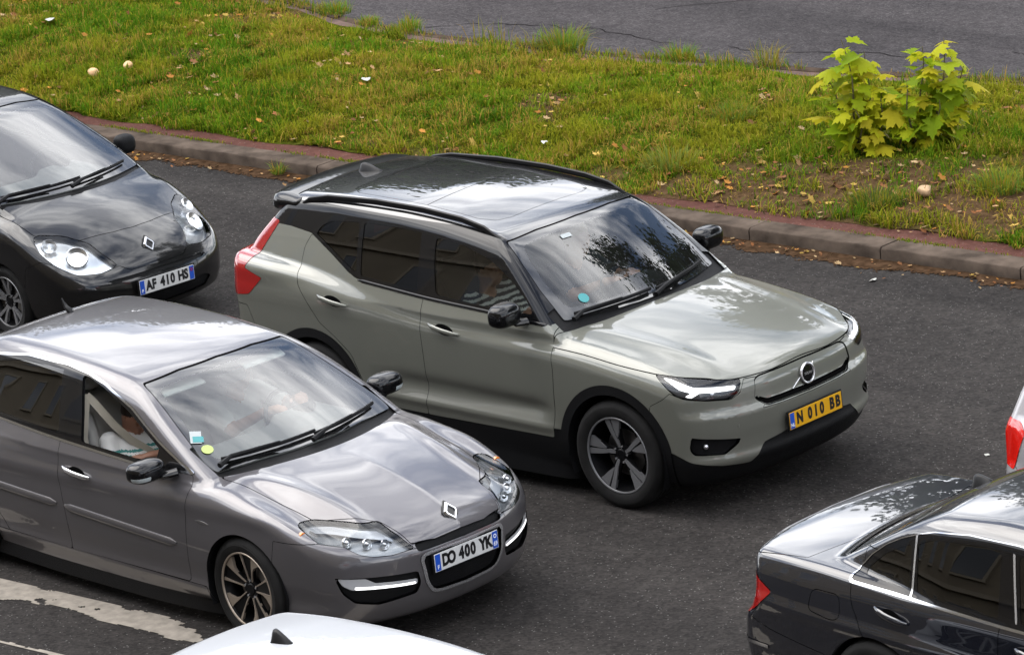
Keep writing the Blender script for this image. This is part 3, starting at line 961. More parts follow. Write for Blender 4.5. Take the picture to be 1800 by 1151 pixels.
def mirror(root, x, y, z, m, side, size=(.10, .115, .085), indicator=None, glass_m='chrome', tri=True, arm_to=None):
    """door mirror: housing with the glass and the arm as sub-parts"""
    sx, sy, sz = size
    def f(px, py, pz):
        u = px / sx; v = py / sy; w = pz / sz
        d = (np.abs(u) ** 2.6 + np.abs(v) ** 3.0 + np.abs(w) ** 2.8) ** (1 / 2.7) - 1
        return smax(d * min(size), (-px - sx * .55) * 1.0, .012)
    V, N, T = surface(f, (-sx - .02, -sy - .02, -sz - .02), (sx + .02, sy + .02, sz + .02), .011, 4)
    sh = Shell(V, N, T)
    sh.cut('glass', lambda a, b, c: np.maximum(a + sx * .50, np.maximum(np.abs(b) - sy * .86, np.abs(c) - sz * .80)))
    if indicator:
        sh.cut('ind', lambda a, b, c: np.maximum.reduce([np.abs(c + sz * .42) - .014, .01 - a, -side * b + sy * .2]))
    a = sh.get('body')
    ho = mesh_tris('door_mirror', a[0] + np.array((x, y, z)), a[2], m, root, a[1])
    b = sh.get('glass', off=-.002)
    if b: mesh_tris('mirror_glass', b[0] + np.array((x, y, z)), b[2], M[glass_m], ho, b[1])
    c = sh.get('ind') if indicator else None
    if c: mesh_tris('indicator_lamp', c[0] + np.array((x, y, z)), c[2], M[indicator], ho, c[1])
    if arm_to is not None:
        ax, ay, az = arm_to
        Geo().tube([(x, y - side * sy * .55, z - sz * .7), ((x + ax) / 2, (y + ay) / 2, (z + az) / 2 - sz * .45), (ax, ay, az)], [.032, .036, .04], 10, .6).obj('mirror_arm', M['gloss_black'], ho)
    return ho

def proj_y(f, x, z, side, lo=.2, hi=1.15):
    """y of the body side at (x, z)"""
    ys = np.linspace(hi, lo, 1200)
    v = f(np.full(1200, x), side * ys, np.full(1200, z))
    k = np.argmax(v < 0)
    return side * ys[k]

def proj_z(f, x, y, lo=.3, hi=2.0):
    zs = np.linspace(hi, lo, 1500)
    v = f(np.full(1500, x), np.full(1500, y), zs)
    return zs[np.argmax(v < 0)]

def proj_x(f, y, z, front=True, lo=-4.2, hi=1.4):
    xs = np.linspace(hi, lo, 3000) if front else np.linspace(lo, hi, 3000)
    v = f(xs, np.full(3000, y), np.full(3000, z))
    return xs[np.argmax(v < 0)]

def strip_on(f, name, pts, half, lift, m, root, proj='side', side=-1, round_=True, n=None):
    """moulding that follows the body: pts are (x, z) for 'side' or (x, y) for 'top'"""
    p = np.array(pts, float)
    d = np.r_[0, np.cumsum(np.linalg.norm(np.diff(p, axis=0), axis=1))]
    n = n or max(4, int(d[-1] / .05))
    t = np.linspace(0, d[-1], n)
    q = np.stack([np.interp(t, d, p[:, 0]), np.interp(t, d, p[:, 1])], 1)
    for _ in range(2):
        q[1:-1] = q[:-2] * .25 + q[1:-1] * .5 + q[2:] * .25
    g = Geo()
    P = []
    for a, b in q:
        if proj == 'side': P.append((a, proj_y(f, a, b, side), b))
        else: P.append((a, b, proj_z(f, a, b)))
    P = np.array(P)
    if proj == 'side':
        N = gradient(f, P); N /= np.linalg.norm(N, axis=1, keepdims=True)
    else:
        N = gradient(f, P); N /= np.linalg.norm(N, axis=1, keepdims=True)
    rings = []
    for i in range(n):
        dd = P[min(i + 1, n - 1)] - P[max(i - 1, 0)]
        dd = dd / np.linalg.norm(dd)
        w = np.cross(N[i], dd)
        k = 1.0
        if round_ and (i == 0 or i == n - 1): k = .35
        prof = [(-1, -.004), (-.9, lift * .7), (-.5, lift), (.5, lift), (.9, lift * .7), (1, -.004)]
        rings.append([tuple(P[i] + w * half * k * a + N[i] * (b * (k if b > 0 else 1))) for a, b in prof])
    g.loft(rings, True, True)
    o = g.obj(name, m, root, angle=50)
    return fix_normals(o)

def handle(root, f, x0, x1, z0, z1, side, m, pocket_shade=True, thick=.016):
    """pull handle standing off the door with the shade of a recess painted behind it as a dark patch; returned as a part"""
    P = []
    for t in np.linspace(0, 1, 9):
        x, z = x0 + (x1 - x0) * t, z0 + (z1 - z0) * t
        y = proj_y(f, x, z, side)
        off = .010 + .026 * math.sin(math.pi * t) ** .6
        P.append((x, y + side * off, z))
    g = Geo().tube(P, [thick * k for k in (.55, .85, 1, 1, 1, 1, 1, .85, .55)], 10, .62, up=(0, 1, 0))
    h = g.obj('handle', m, root)
    if pocket_shade:
        xm, zm = (x0 + x1) / 2, (z0 + z1) / 2 - .004
        y = proj_y(f, xm, zm, side)
        n = 20
        an = np.linspace(0, 2 * math.pi, n, endpoint=False)
        r1 = []
        for a in an:
            xx, zz = xm + (x1 - x0) * .30 * math.cos(a), zm + .032 * math.sin(a) + (z1 - z0) / (x1 - x0) * (x1 - x0) * .30 * math.cos(a)
            r1.append((xx, proj_y(f, xx, zz, side) + side * .0015, zz))
        gg = Geo().add(r1 + [(xm, y + side * .0015, zm)], [(i, (i + 1) % n, n) for i in range(n)])
        fix_normals(gg.obj('handle_recess_shade', M['seam'], h))  # flat black patch on the door skin, painting the shade of the handle recess
    return h

def emit(root, sh, table, linings=None, lining_m='cabin_dark', zlin=.42, lin_off=-.022):
    """table: label -> (part name, material, split sides, offset); every separate piece becomes a part of its own"""
    parts = {}
    for lab, (nm, m, split, off) in table.items():
        for sd in ((-1, 1) if split else (0,)):
            g = sh.get(lab, sd, off)
            if g is None:
                continue
            if nm == 'shut_line':
                parts[(lab, sd)] = mesh_tris(nm, g[0], g[2], M[m], root, g[1])
                parts[(lab, sd)]['kind'] = 'stuff'
                continue
            for k, ids in enumerate(components(g[2], len(g[0]))):
                if k and len(ids) < 40:
                    break
                u, inv = np.unique(g[2][ids], return_inverse=True)
                o = mesh_tris(nm, g[0][u], np.asarray(inv).reshape(-1, 3), M[m], root, g[1][u])
                parts.setdefault((lab, sd), o)
    if linings is not None:
        linings = [q for q in sh.names if q in linings]
    if linings:
        ids = [sh.lid(q) for q in linings if q in sh.names]
        m = np.isin(sh.L, ids) & (sh.V[sh.T][:, :, 2].min(1) > zlin)
        T = sh.T[m]
        u, inv = np.unique(T, return_inverse=True)
        V, N = sh.V[u] + sh.N[u] * lin_off, -sh.N[u]
        mesh_tris('inner_lining', V, np.asarray(inv).reshape(-1, 3)[:, ::-1], M[lining_m], root, N)
    return parts

def band(sh, name, f, half, frm):
    sh.cut(name, lambda x, y, z: np.abs(f(x, y, z)) - half, frm)

def arch(cx, cz, R, ymin=.45):
    return lambda x, y, z: np.maximum(np.hypot(x - cx, z - cz) - R, ymin - np.abs(y))

def line_below(pts):
    """negative below the polyline z(x)"""
    c = curve(*pts)
    return lambda x, y, z: z - c(x)

def wipers(root, f, left, right, m='plastic'):
    for a, b in (left, right):
        pts = []
        for t in np.linspace(0, 1, 8):
            y = a[0] + (b[0] - a[0]) * t; z = a[1] + (b[1] - a[1]) * t
            pts.append((proj_x(f, y, z) + .022, y, z + .012))
        w = Geo().tube(pts, [.009] * 8, 6, 1.4).obj('wiper', M[m], root)
        p0 = pts[0]; pm = pts[4]
        Geo().tube([(p0[0] + .05, p0[1] - .06, p0[2] - .015), (p0[0] + .035, p0[1] + .05, p0[2] + .012), (pm[0] + .012, pm[1], pm[2] + .016)], [.018, .013, .007], 6).obj('wiper_arm', M[m], w)

def sticker(root, f, y, z, w, h, m, name='windscreen_sticker', disc=False, ang=0.0):
    """flat label on the windscreen, tangent to the glass"""
    p = np.array([[proj_x(f, y, z), y, z]])
    n = gradient(f, p)[0]; n /= np.linalg.norm(n)
    a = np.cross((0, 0, 1.0), n); a /= np.linalg.norm(a); b = np.cross(n, a)
    a, b = a * math.cos(ang) + b * math.sin(ang), b * math.cos(ang) - a * math.sin(ang)
    k = 24 if disc else 4
    pts = []
    for i in range(k):
        t = 2 * math.pi * i / k + (0 if disc else math.pi / 4)
        s_ = 1 if disc else math.sqrt(2)
        pts.append(p[0] + n * .004 + a * w / 2 * s_ * math.cos(t) + b * h / 2 * s_ * math.sin(t))
    return Geo().add(pts, [tuple(range(k))]).obj(name, m, root)
# ------------------------------------------------------------------ sage green SUV
def fin_antenna(root, f, x, y, L, H, m):
    """low shark fin: long soft nose, tall blunt tail"""
    rings = []
    for t, k in ((0, .02), (.04, .55), (.10, .86), (.20, 1.0), (.35, .93), (.55, .70), (.75, .42), (.9, .20), (1, .02)):
        w = (.034 * (1 - t) ** .6 + .012) * (1 if 0 < t < 1 else .4)
        h = H * k + .003
        xx = x - L / 2 + L * t
        zb = proj_z(f, xx, y) - .004
        sk = -.35 * h
        rings.append([(xx + sk * b, y + w * a, zb + h * b) for a, b in ((-1, 0), (-.86, .22), (-.62, .5), (-.40, .78), (-.18, .96), (.18, .96), (.40, .78), (.62, .5), (.86, .22), (1, 0))])
    return fix_normals(Geo().loft(rings, True, True).obj('roof_antenna', m, root, angle=75))

def stub_antenna(root, f, x, y, m):
    z = proj_z(f, x, y)
    Geo().tube([(x + .035, y, z - .004), (x + .02, y, z + .014), (x - .01, y, z + .030), (x - .035, y, z + .062), (x - .050, y, z + .085)], [.020, .022, .016, .008, .005], 10).obj('roof_antenna', m, root)

def build_suv():
    f, lo, hi = xc_body()
    root = empty('sage_suv', (0, 0, 0), 0)
    tag(root, 'sage green compact SUV with black roof and yellow number plate in the middle lane', 'car')
    sh = Shell(*surface(f, lo, hi, .02))
    for cx in (0.0, -2.702):
        sh.cut('void', arch(cx, .36, .405))
    for cx in (0.0, -2.702):
        sh.cut('arch_trim', lambda x, y, z, cx=cx: np.maximum.reduce([np.hypot(x - cx, z - .36) - .468, .5 - np.abs(y), np.abs(x - cx) - (.6 if cx < 0 else .455)]))
    sh.cut('cladding', lambda x, y, z: np.maximum.reduce([z - np.interp(x, (-2.4, -1.9, -.5, -.3), (.435, .432, .468, .472)), x + .36, -2.38 - x, .5 - np.abs(y)]))
    sh.cut('cladding', lambda x, y, z: np.maximum(z - .40, x + 2.95))
    sh.cut('lower_intake', wrap_poly([(.56, .08), (.56, .45), (.43, .445), (.28, .392), (.0, .355), (-.25, .338), (-.33, .38), (-.39, .446), (-.64, .476), (-.95, .487), (-.95, .08)], 1))
    sh.cut('under', lambda x, y, z: z - .215)
    # greenhouse
    dlo = [(-.575, 1.128), (-1.114, 1.158), (-1.65, 1.172), (-2.315, 1.206), (-2.40, 1.235), (-2.58, 1.318), (-2.835, 1.424), (-2.785, 1.492), (-2.68, 1.543), (-2.50, 1.563),
           (-2.353, 1.571), (-1.754, 1.572), (-1.414, 1.541), (-1.147, 1.486), (-.873, 1.36), (-.60, 1.165)]
    sh.cut('window_frame', side_poly(dlo, 1))
    zb = lambda x: np.interp(x, (-3.7, -3.05, -2.835, -2.57, -2.33, -2.25, -1.65, -.57, -.50, -.30), (1.445, 1.442, 1.425, 1.316, 1.215, 1.203, 1.170, 1.125, 1.135, 1.16))
    sh.cut('roof', lambda x, y, z: np.maximum(zb(x) - z, x + .30))
    P = rounded([(-.1, 1.124), (.5, 1.124), (.735, 1.130), (.715, 1.30), (.668, 1.45), (.622, 1.556), (.36, 1.576), (-.1, 1.585)], 1)
    sh.panel('windscreen_border', lambda x, y, z: np.maximum.reduce([sdf_poly(P, np.abs(y), z), -1.25 - x, x + .2]), ('roof', 'body'), .004)
    P2 = rounded([(-.1, 1.185), (.45, 1.182), (.650, 1.185), (.655, 1.30), (.615, 1.44), (.560, 1.525), (.30, 1.545), (-.1, 1.55)], 2)
    sh.cut('windscreen', lambda x, y, z: np.maximum.reduce([sdf_poly(P2, np.abs(y), z), -1.25 - x, x + .2]), ('windscreen_border',))
    sh.cut('front_window', side_poly([(-.70, 1.175), (-1.10, 1.180), (-1.565, 1.198), (-1.640, 1.40), (-1.668, 1.535), (-1.40, 1.512), (-1.16, 1.458), (-.93, 1.352), (-.76, 1.235)], 2), ('window_frame',))
    sh.cut('rear_window', side_poly([(-1.735, 1.203), (-2.280, 1.228), (-2.325, 1.40), (-2.350, 1.545), (-2.05, 1.552), (-1.805, 1.548), (-1.775, 1.38)], 1), ('window_frame',))
    sh.cut('quarter_window', side_poly([(-2.325, 1.238), (-2.42, 1.275), (-2.60, 1.352), (-2.79, 1.430), (-2.745, 1.485), (-2.66, 1.520), (-2.395, 1.543), (-2.365, 1.40)], 1), ('window_frame',))
    sh.cut('cowl', lambda x, y, z: np.maximum.reduce([x + .335 + .235 * y * y, 1.06 - z, np.abs(y) - .80, -.62 - x]), ('body', 'seam', 'roof'))
    sh.panel('rear_screen', front_poly([(-.1, 1.17), (.56, 1.19), (.62, 1.24), (.54, 1.46), (-.1, 1.50)], 1, xmax=-3.0), ('roof', 'body'))
    sh.panel('sunroof', plan_poly([(-1.30, -.2), (-1.305, .34), (-1.345, .445), (-1.47, .492), (-1.9, .480), (-2.60, .46), (-2.70, .40), (-2.72, -.2)], 1, 1.4), ('roof',), .0035)
    sh.cut('rear_sunroof', lambda x, y, z: x + 1.955 - .03 * np.abs(y) - .0035, ('sunroof',))
    sh.cut('seam', lambda x, y, z: -(x + 1.955 - .03 * np.abs(y)) - .0035, ('rear_sunroof',))
    sh.cut('rear_sunroof', lambda x, y, z: x + 1.955 - .03 * np.abs(y) + .0035, ('seam',)) if False else None
    sh.cut('pillar', lambda x, y, z: np.maximum(.598 - np.abs(y), z - 1.615), ('roof',))
    # nose
    lamp = [(.535, .935), (.41, .928), (.144, .905), (-.221, .873), (-.188, .808), (-.112, .774), (.10, .786), (.30, .809), (.386, .828), (.450, .868)]
    sh.panel('lamp', wrap_poly(lamp, 1), ('body',), .003)
    sh.refine('lamp', .008, lambda x, y, z: z); sh.refine('lamp', .010, lambda x, y, z: np.abs(y) - x)
    drl1 = wrap_poly([(-.175, .852), (.20, .878), (.40, .922), (.47, .926), (.35, .868), (.24, .845), (.30, .822), (.24, .812), (.16, .842), (-.165, .826)], 1)
    sh.cut('drl', drl1, ('lamp',))
    zl = curve((-.65, 1.003), (-.29, .989), (.035, .958), (.32, .934), (.6, .903), (.72, .880), (.80, .874), (1.0, .874))
    sh.panel('hood', lambda x, y, z: np.maximum(zl(x) + .012 * sstep(.3, 0, np.abs(y)) * sstep(.6, .75, x) - z, -.335 - .235 * y * y - x), ('body',), .004)
    gp = front_poly([(-.1, .876), (.40, .866), (.447, .850), (.474, .74), (.405, .683), (-.1, .677)], 1, xmin=.5)
    sh.cut('_g', lambda x, y, z: gp(x, y, z) - .0035, ('body', 'hood'))
    sh.cut('grille_panel', lambda x, y, z: gp(x, y, z) + .0035, ('_g',))
    sh.L[sh.L == sh.lid('_g')] = sh.lid('seam')
    sh.cut('grille_gap', front_poly([(-.1, .712), (.38, .718), (.462, .756), (.469, .738), (.40, .688), (-.1, .682)], 0, xmin=.5), ('grille_panel',))  # black gap along the foot of the grille panel
    fog = wrap_poly([(.268, .560), (-.182, .512), (-.150, .478), (-.026, .426), (.249, .440), (.290, .475)], 1)
    sh.cut('fog_recess', fog, ('body',))
    sh.panel('front_bumper', wrap_poly([(.60, .74), (.50, .79), (.425, .838), (.30, .806), (-.11, .770), (-.20, .800), (-.245, .872), (-.42, .858), (-.46, .74), (-.40, .672), (-.95, .664), (-.95, .05), (.75, .05)], 0), ('body',), .003)
    # doors and tail
    fd = side_poly([(-.535, 1.20), (-.505, .98), (-.488, .86), (-.497, .60), (-.525, .40), (-1.66, .38), (-1.645, .69), (-1.655, .85), (-1.672, 1.02), (-1.664, 1.30)], 1)
    rd = side_poly([(-1.664, 1.30), (-1.672, 1.02), (-1.655, .85), (-1.645, .69), (-1.66, .38), (-2.20, .38), (-2.24, .50), (-2.34, .70), (-2.48, .80), (-2.62, .88), (-2.73, 1.01), (-2.82, 1.11), (-2.872, 1.24), (-2.87, 1.34), (-2.83, 1.42), (-2.5, 1.40)], 1)
    sh.panel('front_door', fd, ('body', 'cladding', 'seam'), .0035)
    sh.panel('rear_door', rd, ('body', 'cladding', 'seam'), .0035)
    sh.cut('tail_lamp', side_poly([(-3.175, 1.462), (-3.30, 1.255), (-3.355, 1.160), (-3.175, 1.112), (-3.32, .982), (-3.44, .962), (-3.8, .955), (-3.8, 1.52)], 0, .56), ('body', 'roof', 'pillar', 'seam'))
    sh.panel('tailgate', front_poly([(-.1, .70), (.50, .70), (.60, .80), (.56, 1.0), (.58, 1.6), (-.1, 1.6)], 1, xmax=-3.2), ('body',))
    sh.panel('rear_bumper', side_poly([(-3.17, .55), (-3.30, .80), (-3.35, .90), (-3.8, .90), (-3.8, .1), (-3.1, .1)], 0, 0), ('body',), .003)
    parts = emit(root, sh, {
        'body': ('body', 'sage', False, 0), 'roof': ('roof', 'roof_black', False, 0), 'pillar': ('pillar_panel', 'gloss_black', True, 0), 'seam': ('shut_line', 'seam', False, -.005),
        'arch_trim': ('arch_trim', 'plastic', True, .004), 'cladding': ('sill_trim', 'plastic', False, 0), 'lower_intake': ('lower_grille', 'plastic', False, -.004),
        'under': ('underbody', 'plastic', False, 0), 'window_frame': ('window_frame', 'gloss_black', True, .001), 'windscreen_border': ('windscreen_border', 'frit', False, -.002),
        'windscreen': ('windscreen', 'glass', False, -.002), 'front_window': ('front_window', 'side_glass', True, -.004), 'rear_window': ('rear_window', 'dark_glass', True, -.004),
        'quarter_window': ('quarter_window', 'dark_glass', True, -.004), 'cowl': ('cowl', 'plastic', False, -.012), 'rear_screen': ('rear_screen', 'dark_glass', False, -.003),
        'sunroof': ('sunroof', 'frit', False, .0), 'rear_sunroof': ('sunroof', 'frit', False, .0), 'hood': ('hood', 'sage', False, 0), 'grille_panel': ('grille_panel', 'sage', False, -.006), 'grille_gap': ('grille_slot', 'seam', False, -.016),
        'fog_recess': ('fog_lamp_recess', 'plastic', True, -.028), 'front_bumper': ('front_bumper', 'sage', False, 0), 'front_door': ('front_door', 'sage', True, 0),
        'rear_door': ('rear_door', 'sage', True, 0), 'tail_lamp': ('tail_light', 'red_lens', True, .003), 'tailgate': ('tailgate', 'sage', False, 0), 'rear_bumper': ('rear_bumper', 'sage', False, 0)},
        ('body', 'roof', 'pillar', 'front_door', 'rear_door', 'window_frame', 'sunroof', 'tailgate'))
    for sd in (-1, 1):
        a, b = sh.get('lamp', sd, -.035), sh.get('drl', sd, -.016)
        la = mesh_tris('headlight', a[0], a[2], M['lamp_inner'], root, a[1])
        mesh_tris('daytime_lamp', b[0], b[2], M['drl'], la, b[1])
        for lab in ('lamp', 'drl'):
            c = sh.get(lab, sd, 0)
            mesh_tris('lens', c[0], c[2], M['lens'], la, c[1])
        for k, (uu, zz) in enumerate(((.02, .800), (-.12, .815))):
            pass
        for yy, zz in ((.70, .812), (.61, .815)):
            x = proj_x(f, sd * yy, zz) - .055
            g = Geo().lathe([(.005, .012), (.024, .004), (.030, -.012)], 18, 'z')
            mt = Matrix.Translation((x, sd * yy, zz)) @ rot('Y', math.radians(80))
            g.v = [tuple(mt @ Vector(p)) for p in g.v]
            g.obj('projector', M['reflector'], la)
        # fog lamp inside its recess
        yy, zz = .80, .49
        x = proj_x(f, sd * yy, zz) - .012
        g = Geo().lathe([(.002, .008), (.014, .004), (.018, -.01)], 16, 'z')
        mt = Matrix.Translation((x, sd * yy, zz)) @ rot('Z', sd * .7) @ rot('Y', math.radians(85))
        g.v = [tuple(mt @ Vector(p)) for p in g.v]
        g.obj('fog_lamp', M['reflector'], root)
        door_f, door_r = parts[('front_door', sd)], parts[('rear_door', sd)]
        handle(door_f, f, -1.590, -1.313, 1.012, .978, sd, M['sage'])
        handle(door_r, f, -2.616, -2.336, 1.070, 1.034, sd, M['sage'])
        mirror(root, -.805, sd * 1.005, 1.205, M['gloss_black'], sd, (.085, .115, .078), arm_to=(-.74, sd * .865, 1.135))
        strip_on(f, 'window_trim', [(-.56, 1.122), (-1.114, 1.152), (-1.65, 1.167), (-2.30, 1.198)], .012, .006, M['gloss_black'], root, side=sd)
        # roof rail: a flat bar on the roof edge
        pts = [(-3.02, .605, 1.60), (-2.93, .605, 1.655), (-2.75, .602, 1.690), (-2.3, .600, 1.714), (-1.85, .602, 1.712), (-1.5, .607, 1.690), (-1.3, .612, 1.655), (-1.16, .616, 1.590), (-1.11, .617, 1.560)]
        Geo().tube([(a, sd * b, c - .036) for a, b, c in pts], .0135, 8, 1.6, up=(0, 0, 1)).obj('roof_rail', M['satin_black'], root)
        strip_on(f, 'roof_ditch_moulding', [(-1.14, .60), (-1.5, .585), (-2.2, .575), (-2.95, .575)], .016, .010, M['plastic'], root, 'top')
        if sd < 0:
            pass
        wheel_well(root, 0, sd, .41, .36, .52, .925); wheel_well(root, -2.702, sd, .41, .36, .52, .925)
        add_wheel(root, 0, sd, .36, .2525, .235, .803, 'split', 'alloy', 0.02)
        add_wheel(root, -2.702, sd, .36, .2525, .235, .803, 'split', 'alloy')
    # roof spoiler
    rc = curve((-3.5, 1.606), (-3.2, 1.640), (-2.95, 1.664))
    def sp(x, y, z):
        a = np.abs(y)
        top = z - (rc(x) - .085 * y * y - .006 + .022 * sstep(-3.03, -3.28, x))
        bot = (rc(x) - .085 * y * y - .088 - .14 * np.maximum(-3.15 - x, 0)) - z
        d = smax(smax(top, bot, .05), (-3.395 + .13 * y * y) - x, .07)
        d = smax(d, x + 3.02 - .0 * a, .02)
        return smax(d, a - .655 + .12 * (x + 3.0) * -1, .09)
    smooth_solid('roof_spoiler', sp, (-3.47, -.72, 1.38), (-2.98, .72, 1.72), .02, M['gloss_black'], root)
    fin_antenna(root, f, -2.93, 0.0, .20, .060, M['satin_black'])
    wipers(root, f, ((-.66, 1.150), (-.02, 1.160)), ((.02, 1.150), (.60, 1.170)))
    # badge: ring, dark disc and diagonal bar
    bx = proj_x(f, 0, .778)
    mt = Matrix.Translation((bx - .004, 0, .778)) @ rot('Y', math.radians(84))
    tor = Geo()
    rings = []
    for a in np.linspace(0, 2 * math.pi, 41):
        rings.append([((.062 + .009 * math.cos(b)) * math.cos(a), (.062 + .009 * math.cos(b)) * math.sin(a), .012 + .010 * math.sin(b)) for b in np.linspace(0, 2 * math.pi, 8, endpoint=False)])
    tor.loft(rings, True, False)
    tor.v = [tuple(mt @ Vector(p)) for p in tor.v]
    bd = fix_normals(tor.obj('badge', M['satin'], root))
    g = Geo().lathe([(.001, .018), (.050, .015), (.056, .004)], 32, 'z'); g.v = [tuple(mt @ Vector(p)) for p in g.v]
    g.obj('badge_disc', M['gloss_black'], bd)
    text_mesh('badge_lettering', 'VOLVO', .022, M['satin'], bd, mt @ Matrix.Translation((0, 0, .0188)) @ rot('Z', math.pi / 2), bold=.0006)
    bar = [(proj_x(f, y, z) - .001, y, z) for y, z in ((-.150, .716), (-.11, .740), (-.062, .768))]
    Geo().tube(bar, .0042, 6).obj('badge_bar', M['satin'], bd)
    bar = [(proj_x(f, y, z) - .003, y, z) for y, z in ((.050, .808), (.075, .822), (.085, .828))]
    Geo().tube(bar, .0035, 6).obj('badge_bar', M['satin'], bd)
    plate(root, (.895, 0, .535), 0.04, 'N 010 BB', 'NL', None, yellow=True)
    for yy, zz in ((-.62, .60), (-.30, .605), (.30, .605), (.62, .60)):
        x = proj_x(f, yy, zz)
        Geo().tube([(x - .004, yy, zz), (x + .0015, yy, zz)], .010, 12).obj('parking_sensor', M['sage'], root)
    sticker(root, f, -.50, 1.215, .075, .075, M['sticker_teal'], disc=True)
    sticker(root, f, -.225, 1.515, .085, .035, M['sticker_white'])
    cabin(root, (-.42, -.95, .70, 1.06), [(-1.45, .37, .64), (-1.45, -.37, .64)], (-2.35, .66), (-1.02, .37, .98))
    return root, f

suv, F_SUV = build_suv()
# ------------------------------------------------------------------ diamond badge shared by two of the cars
def diamond_badge(root, f, y, z, h, w, lean):
    x = proj_x(f, y, z)
    mt = Matrix.Translation((x + .004, y, z)) @ rot('Y', -lean) @ Matrix(((0, 0, 1, 0), (1, 0, 0, 0), (0, 1, 0, 0), (0, 0, 0, 1)))
    def rh(k, kk=1.0):
        return [(0, h * k), (w * k, h * .16 * k), (w * k, -h * .16 * k), (0, -h * k), (-w * k, -h * .16 * k), (-w * k, h * .16 * k)]
    o, i = rh(1.0), rh(.56)
    g = Geo()
    n = 6
    V = [(a, b, .004) for a, b in o] + [(a * .86, b * .86, .018) for a, b in o] + [(a * 1.15, b * 1.15, .018) for a, b in i] + [(a, b, .006) for a, b in i]
    Fc = []
    for k in range(3):
        for q in range(n):
            Fc.append((k * n + q, k * n + (q + 1) % n, (k + 1) * n + (q + 1) % n, (k + 1) * n + q))
    g.add([tuple(mt @ Vector(p)) for p in V], Fc)
    b = fix_normals(g.obj('badge', M['chrome'], root, angle=20))
    g = Geo().prism(rh(.60), .002, .007, lambda u, v, t: tuple(mt @ Vector((u, v, t))))
    g.obj('badge_ground', M['gloss_black'], b)
    g = Geo().prism(rh(1.22), -.010, .003, lambda u, v, t: tuple(mt @ Vector((u, v, t))))
    g.obj('badge_surround', M['gloss_black'], b)
    return b

